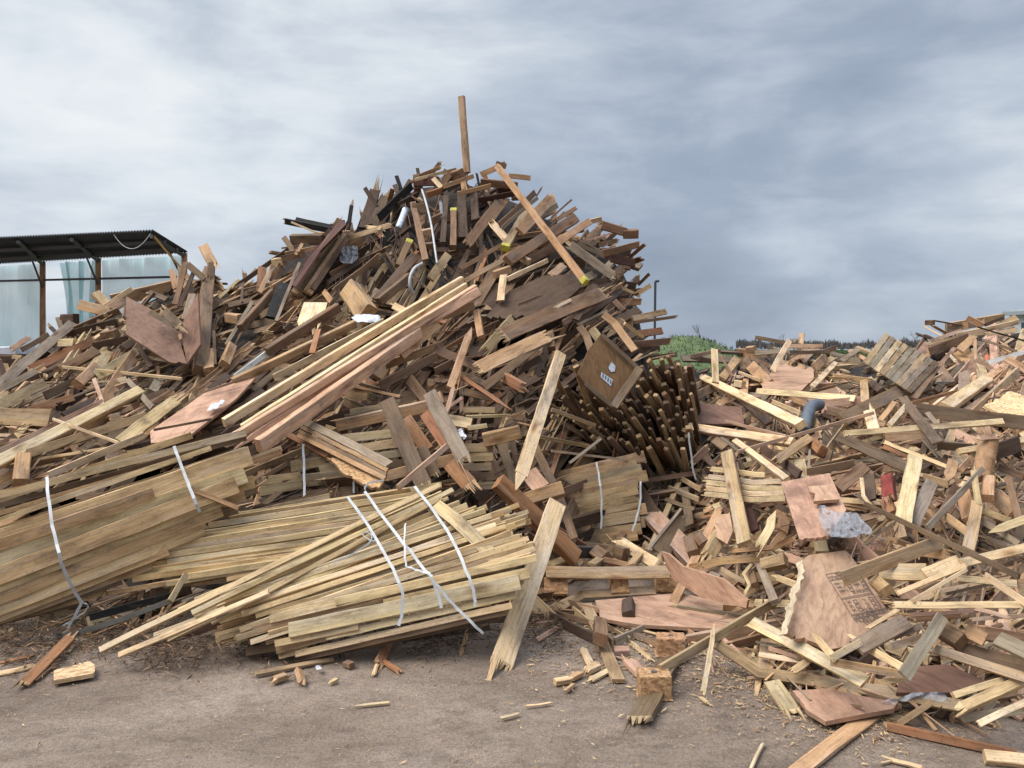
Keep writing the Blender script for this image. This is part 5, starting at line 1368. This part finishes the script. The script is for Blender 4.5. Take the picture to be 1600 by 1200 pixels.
# ================================================================ ground
def ground():
    m, nt, b = newmat('yard ground')
    tc = nt.nodes.new('ShaderNodeTexCoord').outputs['Object']
    big = noise(nt, mapped(nt, tc, (.5, .9, 1)), 1.3, 6, .62, .6); mid = noise(nt, mapped(nt, tc, (1, 1.8, 1)), 6, 7, .7, .3); fine = noise(nt, tc, 70, 5, .75); grit = noise(nt, tc, 240, 3, .8)
    col = ramp(nt, big, [(.30, (.170, .125, .094)), (.48, (.260, .196, .149)), (.68, (.35, .275, .216))])
    col = mix(nt, col, ramp(nt, mid, [(.3, (.62, .59, .56)), (.5, (1., 1., 1.)), (.7, (1.25, 1.24, 1.22))]), .8, 'MULTIPLY')
    col = mix(nt, col, ramp(nt, fine, [(.32, .55), (.5, 1.), (.72, 1.3)]), .75, 'MULTIPLY')
    col = mix(nt, col, ramp(nt, grit, [(.3, .45), (.52, 1.0), (.72, 1.75)]), .8, 'MULTIPLY')
    v = N(nt, 'ShaderNodeTexVoronoi'); v.inputs['Scale'].default_value = 60; nt.links.new(tc, v.inputs['Vector'])
    col = mix(nt, col, ramp(nt, v.outputs['Distance'], [(.06, (2.0, 1.95, 1.85)), (.13, (1., 1., 1.))]), .5, 'MULTIPLY')
    # scuffed chalky scratches
    sx = noise(nt, mapped(nt, tc, (5, 1.1, 1)), 4, 5, .75, .8)
    col = mix(nt, col, (.34, .30, .27), ramp(nt, sx, [(.62, 0.), (.74, .6)]))
    # fields beyond the yard
    far = nt.nodes.new('ShaderNodeSeparateXYZ'); nt.links.new(tc, far.inputs[0])
    gr = ramp(nt, noise(nt, mapped(nt, tc, (.02,.1,1)), 3, 4), [(.35, (.045,.07,.022)), (.65, (.075,.11,.035))])
    mr = nt.nodes.new('ShaderNodeMapRange'); mr.inputs[1].default_value = 27; mr.inputs[2].default_value = 30; nt.links.new(far.outputs[1], mr.inputs[0])
    col = mix(nt, col, gr, mr.outputs[0])
    nt.links.new(col, b.inputs['Base Color']); b.inputs['Roughness'].default_value = .92; b.inputs['Specular IOR Level'].default_value = .2
    h = mix(nt, mid, fine, .55); bump(nt, b, h, .9, .03)
    me = bpy.data.meshes.new('ground')
    vs, fs = [], []
    n = 120
    for i in range(n+1):
        for j in range(n+1):
            x = -9 + 18*i/n; y = .5 + 10*j/n
            vs.append((x, y, .012*math.sin(x*2.1+y*1.3)*math.sin(y*2.7-x)*.5 - .004))
    for i in range(n):
        for j in range(n):
            a = i*(n+1)+j; fs.append((a, a+n+1, a+n+2, a+1))
    b0 = len(vs); Lg = 900
    vs += [(-Lg,-Lg,-.012),(Lg,-Lg,-.012),(Lg,Lg,-.012),(-Lg,Lg,-.012)]; fs.append((b0,b0+1,b0+2,b0+3))
    me.from_pydata(vs, [], fs); me.materials.append(m)
    for p in me.polygons: p.use_smooth = True
    o = bpy.data.objects.new('ground', me); COL.objects.link(o); tag(o, 'brown dusty hard yard strewn with chips', None, None, 'structure')
ground()
# ================================================================ shed
def shed():
    mr, nt, b = newmat('corrugated underside'); b.inputs['Base Color'].default_value = (.030,.033,.037,1); b.inputs['Roughness'].default_value = .7
    tc = nt.nodes.new('ShaderNodeTexCoord').outputs['Object']; s = noise(nt, mapped(nt, tc, (1,1,1)), 1.5, 5, .7)
    nt.links.new(ramp(nt, s, [(.3,(.022,.025,.028)),(.7,(.05,.053,.058))]), b.inputs['Base Color'])
    f0, f1 = un(240,362,18.5), un(-200,382,20.3)
    b0_, b1 = un(292,394,20.0), un(-160,421,23.6)
    sh = empty('open_shed', Vector((b0_.x, b0_.y, 0)), 'open sided shed with dark corrugated roof and pale blue sheeting behind its posts', 'shed')
    def part(mb, name, mats):
        o = mb.build(name, mats, sh.location.copy()); o.parent = sh; o.location = (0,0,0); return o
    mb = MB(); n = 420
    for i in range(n+1):
        t = i/n; a, c = f0.lerp(f1, t), b0_.lerp(b1, t); z = .02*math.sin(i*math.pi/2)
        over = (a-c)*.02
        mb.v += [a + over + Vector((0,0,z)), c - over + Vector((0,0,z)), a + over + Vector((0,0,z+.03)), c - over + Vector((0,0,z+.03))]
    for i in range(n):
        a = i*4
        for q in ((0,4,5,1),(2,3,7,6),(0,2,6,4),(1,5,7,3)): mb.face(tuple(a+k for k in q), [(0,0)]*4)
    part(mb, 'roof', [mr])
    for t in (.33, .70):
        mb = MB(); p, q = f0.lerp(b0_, t), f1.lerp(b1, t); board(mb, [p - Vector((0,0,.08)), q - Vector((0,0,.08))], .08, .08, 0, near=False); part(mb, 'purlin', [M['steel_dark']]*3)
    posts = [(67,412,.09),(154,402,.1),(288,394,.10)]
    tt = []
    for px, py, w in posts:
        t = 0
        best = min((abs((b0_.lerp(b1, k/400).x*F/b0_.lerp(b1, k/400).y + HX) - px), k/400) for k in range(401))[1]
        tt.append(best); p = b0_.lerp(b1, best)
        mb = MB(); board(mb, [Vector((p.x,p.y,-.05)), Vector((p.x,p.y,p.z-.02))], .14, .12, 0, near=True); o = part(mb, 'post', wm()); o.color = (*lin((165,128,98)),1)
        fr = f0.lerp(f1, best)
        mb = MB(); board(mb, [Vector((p.x,p.y,p.z-.75)), p.lerp(fr,.62) - Vector((0,0,.06))], .05, .05, 0, near=False); part(mb, 'brace', [M['steel_dark']]*3)
        mb = MB(); board(mb, [p - Vector((0,0,.1)), fr - Vector((0,0,.1))], .09, .09, 0, near=False); part(mb, 'rafter', [M['steel_dark']]*3)
    extra = b0_.lerp(b1, min(1, tt[0] + (tt[0]-tt[1])*1.1))
    mb = MB(); board(mb, [b0_ - Vector((0,0,.62)), b1 - Vector((0,0,.42))], .06, .06, 0, near=False); part(mb, 'rail', [M['steel_dark']]*3)
    # sheeting
    m, nt, b = newmat('pale blue sheeting')
    tc = nt.nodes.new('ShaderNodeTexCoord').outputs['Object']
    s = noise(nt, mapped(nt, tc, (3,3,.25)), 2.5, 5, .65); s2 = noise(nt, tc, .8, 3, .5)
    tint = ramp(nt, s, [(.3,(.33,.60,.63)),(.6,(.48,.78,.80)),(.8,(.70,.88,.89))])
    nt.links.new(tint, b.inputs['Base Color']); b.inputs['Roughness'].default_value = .35
    nt.links.new(ramp(nt, s2, [(.35,.5),(.65,.72)]), b.inputs['Alpha'])
    bump(nt, b, s, .5, .05)
    edges = [1.0, tt[0]+.015, tt[0]-.03, tt[1], tt[2]+.004]
    for (ta, tb, w0) in ((1.0, tt[0], .04), (tt[0]-.045, tt[1]+.003, .12), (tt[1], tt[2]+.004, .05)):
        mb = MB(); nx, nz = 40, 14
        for i in range(nx+1):
            for j in range(nz+1):
                u, v = i/nx, j/nz
                t = ta + (tb-ta)*u; p = b0_.lerp(b1, t)
                pull = (.012 if w0 > .1 else 0)*math.sin(v*math.pi)*(1-u)*-1.6
                p = b0_.lerp(b1, min(1, max(0, t+pull)))
                back = Vector((.15,.5,0)).normalized()
                p = p + back*(.12 + w0*math.sin(u*19+v*2) + w0*.6*math.sin(u*43-v*3) + w0*.5*math.sin(v*5+u*3))
                mb.v.append(Vector((p.x, p.y, .1 + (p.z-.16)*(1-v))))
        for i in range(nx):
            for j in range(nz):
                a = i*(nz+1)+j; mb.face((a,a+1,a+nz+2,a+nz+1), [(0,0)]*4)
        o = part(mb, 'sheeting', [m])
        for p in o.data.polygons: p.use_smooth = True
    # hanging cord and stay rope
    def cord(pts, r, mat, name):
        mb = MB(); n = 6
        for p in pts:
            for k in range(n): mb.v.append(p + Vector((r*math.cos(k*2*math.pi/n), 0, r*math.sin(k*2*math.pi/n))))
        for i in range(len(pts)-1):
            for k in range(n): mb.face((i*n+k, i*n+(k+1)%n, (i+1)*n+(k+1)%n, (i+1)*n+k), [(0,0)]*4)
        part(mb, name, [mat])
    a, c = f0.lerp(f1, .01), f0.lerp(f1, .13)
    cord([a.lerp(c, k/12) - Vector((0,0,.03+.35*4*(k/12)*(1-k/12))) for k in range(13)], .009, M['strap'], 'hanging_cord')
    cord([f0 - Vector((0,0,.1)), f0.lerp(b0_, .5) - Vector((0,0,.35)), Vector((b0_.x, b0_.y, b0_.z-.55))], .025, plain('ochre rope', (.42,.28,.08), .8), 'stay_rope')
shed()
mbk = MB(); p0, p1 = un(-60,551,12.0), un(40,549,12.0)
board(mbk, [p0, p1], .16, .5, 0, near=True)
kb = mbk.build('concrete_block', [plain('pale concrete', (.55,.56,.58), .8, 0, 6)]*3, p1.copy()); tag(kb, 'long white concrete kerb block at the foot of the shed sheeting', 'kerb block')
# brown low wall of soil bins behind the kerb
mbk = MB(); p0, p1 = un(-60,572,11.9), un(38,572,11.9); board(mbk, [p0, p1], .36, .4, 0, near=True)
kb = mbk.build('timber_sleeper', wm(), p1.copy(), None, jit(lin((82,60,48)), .02)); tag(kb, 'dark brown timber sleeper below the white concrete kerb block', 'timber sleeper')
# ================================================================ cabin, lamp post, mound, trees
def cabin():
    Y = 24.0
    a = un(1573, 545, Y+2.75); zt = un(1573, 491, Y+2.6).z; x1 = a.x + 6
    c = empty('site_cabin', Vector((a.x, Y, 0)), 'pale grey site cabin with flat roof behind the far mound', 'cabin')
    def boxp(name, lo, hi, mat):
        mb = MB()
        for z in (lo[2], hi[2]):
            for x, y in ((lo[0],lo[1]),(hi[0],lo[1]),(hi[0],hi[1]),(lo[0],hi[1])): mb.v.append(Vector((x,y,z)))
        for f in ((0,1,2,3),(4,5,6,7),(0,1,5,4),(1,2,6,5),(2,3,7,6),(3,0,4,7)): mb.face(f, [(0,0)]*4)
        o = mb.build(name, [mat], c.location.copy()); o.parent = c; o.location = (0,0,0); return o
    wall = plain('cabin grey', (.40,.44,.46), .5, 0, 2); trim = plain('cabin trim', (.24,.27,.29), .5)
    boxp('wall', (a.x, Y, 0), (x1, Y+2.6, zt-.02), wall)
    boxp('roof', (a.x-.14, Y-.14, zt-.02), (x1+.1, Y+2.75, zt+.13), wall)
    boxp('gutter', (a.x-.2, Y-.1, zt-.05), (a.x-.145, Y+2.7, zt+.07), trim)
    wy = a.x*F/(1597-HX)
    boxp('window', (a.x-.03, wy-1.1, zt-1.0), (a.x+.02, wy, zt-.30), plain('dark glass', (.02,.025,.03), .08))
    boxp('door', (a.x+1.6, Y-.04, .1), (a.x+2.5, Y+.02, 2.1), trim)
cabin()
p = un(1022, 545, 30); 
lp = empty('lamp_post', Vector((p.x, 30, 0)), 'slim dark lamp post rising behind the rim of the tall heap', 'lamp post')
mb = MB(); top = un(1024, 440, 30); board(mb, [Vector((p.x,30,0)), top], .09, .09, 0, near=False); o = mb.build('pole', [M['steel_dark']]*3, lp.location.copy()); o.parent = lp; o.location = (0,0,0)
mb = MB(); board(mb, [top, top + Vector((.14,0,.02))], .09, .07, 0, near=False); o = mb.build('lamp_head', [M['steel_dark']]*3, lp.location.copy()); o.parent = lp; o.location = (0,0,0)
def grass_mat():
    m, nt, b = newmat('grass'); tc = nt.nodes.new('ShaderNodeTexCoord').outputs['Object']
    s = noise(nt, tc, 1.1, 6, .7); f = noise(nt, mapped(nt, tc, (1,1,.4)), 9, 4, .7)
    c = ramp(nt, s, [(.3,(.045,.066,.022)),(.55,(.078,.115,.034)),(.75,(.12,.14,.055))])
    nt.links.new(mix(nt, c, ramp(nt, f, [(.3,.5),(.65,1.3)]), .8, 'MULTIPLY'), b.inputs['Base Color']); b.inputs['Roughness'].default_value = .9
    return m
GM = grass_mat()
mb = MB(); n = 60
prof = lambda x: lerp([(880,-.2),(960,1.0),(1030,1.66),(1075,1.90),(1100,1.88),(1130,1.66),(1160,1.2),(1200,.5),(1260,-.2)], x)
for i in range(n+1):
    for j in range(25):
        x = 880 + 380*i/n; v = j/24; Y = 17.5 + 9*v
        X = (x-HX)*23/F; zz = prof(x)*math.sin(min(1, v*1.25)*math.pi/2)*(1 if v < .8 else math.cos((v-.8)/.2*math.pi/2)) + rg.uniform(-.03,.03)
        mb.v.append(Vector((X, Y, zz if v > 0 else -.2)))
for i in range(n):
    for j in range(24):
        a = i*25+j; mb.face((a,a+25,a+26,a+1), [(0,0)]*4)
o = mb.build('grass_hill', [GM]); tag(o, 'low grassy mound behind the two heaps', None, None, 'structure')
for q in o.data.polygons: q.use_smooth = True
gb = MB()
for i in range(9000):
    k = rg.choice(mb.v)
    p = k + Vector((rg.uniform(-.25,.25), rg.uniform(-.25,.25), 0)); h = rg.uniform(.02,.07); a = rg.uniform(0,6.28); w = .018
    b0 = len(gb.v); gb.v += [p + Vector((math.cos(a)*w, math.sin(a)*w, -.04)), p - Vector((math.cos(a)*w, math.sin(a)*w, .04)), p + Vector((rg.uniform(-.06,.06), rg.uniform(-.06,.06), h))]
    gb.face((b0,b0+1,b0+2), [(0,0)]*3)
tag(gb.build('grass', [GM]), 'short grass tufts on the mound', 'grass', None, 'stuff')
bark = plain('bare twigs', (.075,.060,.050), .9)
def baretree(label, px, pyt, pyb, Y, seed, spread=.5, group=None, levels=4, name='bare_tree'):
    r = random.Random(seed); base = un(px, pyb, Y); H = (pyb-pyt)*Y/F
    o = empty(name, Vector((base.x, Y, base.z-.1)), label, 'tree', group)
    tr, cr = MB(), MB()
    def limb(mb, a, b, r0, r1):
        X = (b-a).normalized(); U = X.orthogonal().normalized(); V = X.cross(U); b0 = len(mb.v)
        for p, rr in ((a,r0),(b,r1)):
            for k in range(5): mb.v.append(p + U*rr*math.cos(k*1.2566) + V*rr*math.sin(k*1.2566))
        for k in range(5): mb.face((b0+k, b0+(k+1)%5, b0+5+(k+1)%5, b0+5+k), [(0,0)]*4)
    def grow(p, d, L, rad, lv):
        q = p + d*L; limb(tr if lv == levels else cr, p, q, rad, rad*.65)
        if lv == 0: return
        for k in range(r.choice((2,3,3))):
            nd = (d + Vector((r.gauss(0,spread), r.gauss(0,spread), r.gauss(.12,.25)))).normalized()
            grow(p.lerp(q, r.uniform(.55,1)), nd, L*r.uniform(.55,.8), rad*.6, lv-1)
    grow(Vector((base.x, Y, base.z-.1)), Vector((r.uniform(-.06,.06),0,1)), H*.42, H*.014+.004, levels)
    for mb, nm in ((tr,'trunk'),(cr,'crown')):
        q = mb.build(nm, [bark], o.location.copy()); q.parent = o; q.location = (0,0,0)
baretree('thin leafless sapling standing on the grassy mound', 1094, 497, 534, 23.5, 5, .35, levels=4, name='sapling')
baretree('small leafless tree on the horizon above the dark crest sheet', 1222, 520, 545, 90, 6, .45)
baretree('bushy leafless tree beside the top corner of the slatted pallet', 1432, 514, 545, 60, 8, .6, levels=5)
# far hedge and wood
fw = MB(); Yw = 150
for i in range(9000):
    x = rg.uniform(1150, 1620); hgt = 3 + 5*abs(math.sin(x*.021)*math.sin(x*.0087+1)) + 4*abs(math.sin(x*.053+2)*math.sin(x*.11)) + rg.uniform(0,3)
    if rg.random() < .25: hgt *= 1.25
    y = 546 - rg.random()**.7*hgt; p = un(x, y, Yw + rg.uniform(-8,8)); s = rg.uniform(.15,.5)
    b0 = len(fw.v); a = rg.uniform(0,6.28)
    fw.v += [p + Vector((math.cos(a)*s*.3, math.sin(a)*s*.3, 0)), p - Vector((math.cos(a)*s*.3, math.sin(a)*s*.3, 0)), p + Vector((rg.uniform(-.4,.4)*s, 0, s*1.8))]
    fw.face((b0,b0+1,b0+2), [(0,0)]*3)
tag(fw.build('treeline', [plain('winter wood', (.105,.092,.086), .95, 0, .3)]), 'bare winter woodland along the horizon', 'woodland', None, 'stuff')
hg = MB()
for i in range(5000):
    x = rg.uniform(1120, 1650); p = un(x, 545+rg.uniform(3,14), 70 + rg.uniform(-3,3)); s = rg.uniform(.06,.16)
    p.z = max(p.z, .02); b0 = len(hg.v); a = rg.uniform(0,6.28)
    hg.v += [p + Vector((math.cos(a)*s, math.sin(a)*s, 0)), p - Vector((math.cos(a)*s, math.sin(a)*s, 0)), p + Vector((rg.uniform(-.4,.4)*s, 0, s*1.3))]
    hg.face((b0,b0+1,b0+2), [(0,0)]*3)
tag(hg.build('hedge', [GM]), 'low green hedge along the field edge', 'hedge', None, 'stuff')
# ================================================================ sky, sun, camera
SUN_EL, SUN_AZ = 56, -108          # azimuth measured from +Y toward +X
w = bpy.data.worlds.new('World'); S.world = w; w.use_nodes = True
nt = w.node_tree; bg = nt.nodes['Background']; bg.inputs[1].default_value = 1.0
sky = nt.nodes.new('ShaderNodeTexSky'); sky.sky_type = 'NISHITA'; sky.sun_disc = False
sky.sun_elevation = math.radians(SUN_EL); sky.sun_rotation = math.radians(SUN_AZ)
tc = nt.nodes.new('ShaderNodeTexCoord').outputs['Generated']
sx = nt.nodes.new('ShaderNodeSeparateXYZ'); nt.links.new(tc, sx.inputs[0])
def mth(op, a, b=None):
    n = nt.nodes.new('ShaderNodeMath'); n.operation = op
    for s, v in zip(n.inputs, (a, b)):
        if v is None: continue
        if isinstance(v, (int, float)): s.default_value = v
        else: nt.links.new(v, s)
    return n.outputs[0]
n1 = noise(nt, mapped(nt, tc, (2.2,2.2,4.6)), 1.0, 8, .54, .25)
n2 = noise(nt, mapped(nt, tc, (4.4,4.4,15)), 1.25, 9, .57, .3)
cl = mth('ADD', mth('MULTIPLY', n1, .85), mth('MULTIPLY', n2, .36)); cl = mth('SUBTRACT', cl, .11)
def dot(v):
    d = nt.nodes.new('ShaderNodeVectorMath'); d.operation = 'DOT_PRODUCT'; nt.links.new(tc, d.inputs[0]); d.inputs[1].default_value = Vector(v).normalized(); return d.outputs['Value']
def dirpx(px, py): return ((px-HX)/F, 1, -(py-HY)/F)
def glow(px, py, p, k): return mth('MULTIPLY', mth('POWER', mth('MAXIMUM', dot(dirpx(px, py)), 0.), p), k)
br = mth('ADD', cl, glow(-40, 90, 17, .31)); br = mth('ADD', br, glow(1610, 205, 140, .24)); br = mth('ADD', br, glow(640, -60, 14, .05))
br = mth('SUBTRACT', br, glow(1130, 330, 26, .09)); br = mth('SUBTRACT', br, glow(250, 300, 60, .06)); br = mth('ADD', br, glow(1350, 480, 60, .03))
colr = ramp(nt, br, [(.28,(.28,.335,.43)),(.44,(.36,.425,.53)),(.58,(.52,.585,.675)),(.72,(.74,.79,.84)),(.88,(.92,.94,.95))])
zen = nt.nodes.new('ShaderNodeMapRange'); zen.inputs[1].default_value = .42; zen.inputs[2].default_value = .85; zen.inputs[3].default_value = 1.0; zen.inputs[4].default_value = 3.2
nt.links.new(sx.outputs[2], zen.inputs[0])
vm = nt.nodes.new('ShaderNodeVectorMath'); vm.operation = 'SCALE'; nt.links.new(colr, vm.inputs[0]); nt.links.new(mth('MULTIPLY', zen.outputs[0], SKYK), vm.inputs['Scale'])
vs_ = nt.nodes.new('ShaderNodeVectorMath'); vs_.operation = 'SCALE'; nt.links.new(sky.outputs[0], vs_.inputs[0]); vs_.inputs['Scale'].default_value = .06
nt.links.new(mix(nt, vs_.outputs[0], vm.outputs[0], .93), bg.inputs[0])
sl = bpy.data.lights.new('Sun', 'SUN'); sl.energy = SUNK; sl.angle = math.radians(40); sl.color = (1, .955, .89)
so = bpy.data.objects.new('Sun', sl); COL.objects.link(so)
el, az = math.radians(SUN_EL), math.radians(SUN_AZ)
dv = Vector((math.sin(az)*math.cos(el), math.cos(az)*math.cos(el), math.sin(el)))
so.rotation_euler = dv.to_track_quat('Z', 'Y').to_euler(); so.location = dv*30
cam = bpy.data.cameras.new('Camera'); co = bpy.data.objects.new('Camera', cam); COL.objects.link(co); S.camera = co
co.location = (0, 0, CAMH); co.rotation_euler = (math.pi/2, 0, 0)
cam.sensor_fit = 'HORIZONTAL'; cam.sensor_width = 36; cam.lens = 36*F/1600
cam.shift_y = (HY-600)/1600; cam.clip_end = 2000; cam.clip_start = .05
S.view_settings.view_transform = 'Standard'; S.view_settings.look = 'None'; S.view_settings.exposure = EXPO; S.view_settings.gamma = 1
S.view_settings.use_curve_mapping = False
S.render.engine = 'CYCLES'; S.cycles.use_denoising = True; S.cycles.transparent_max_bounces = 16; S.cycles.max_bounces = 6
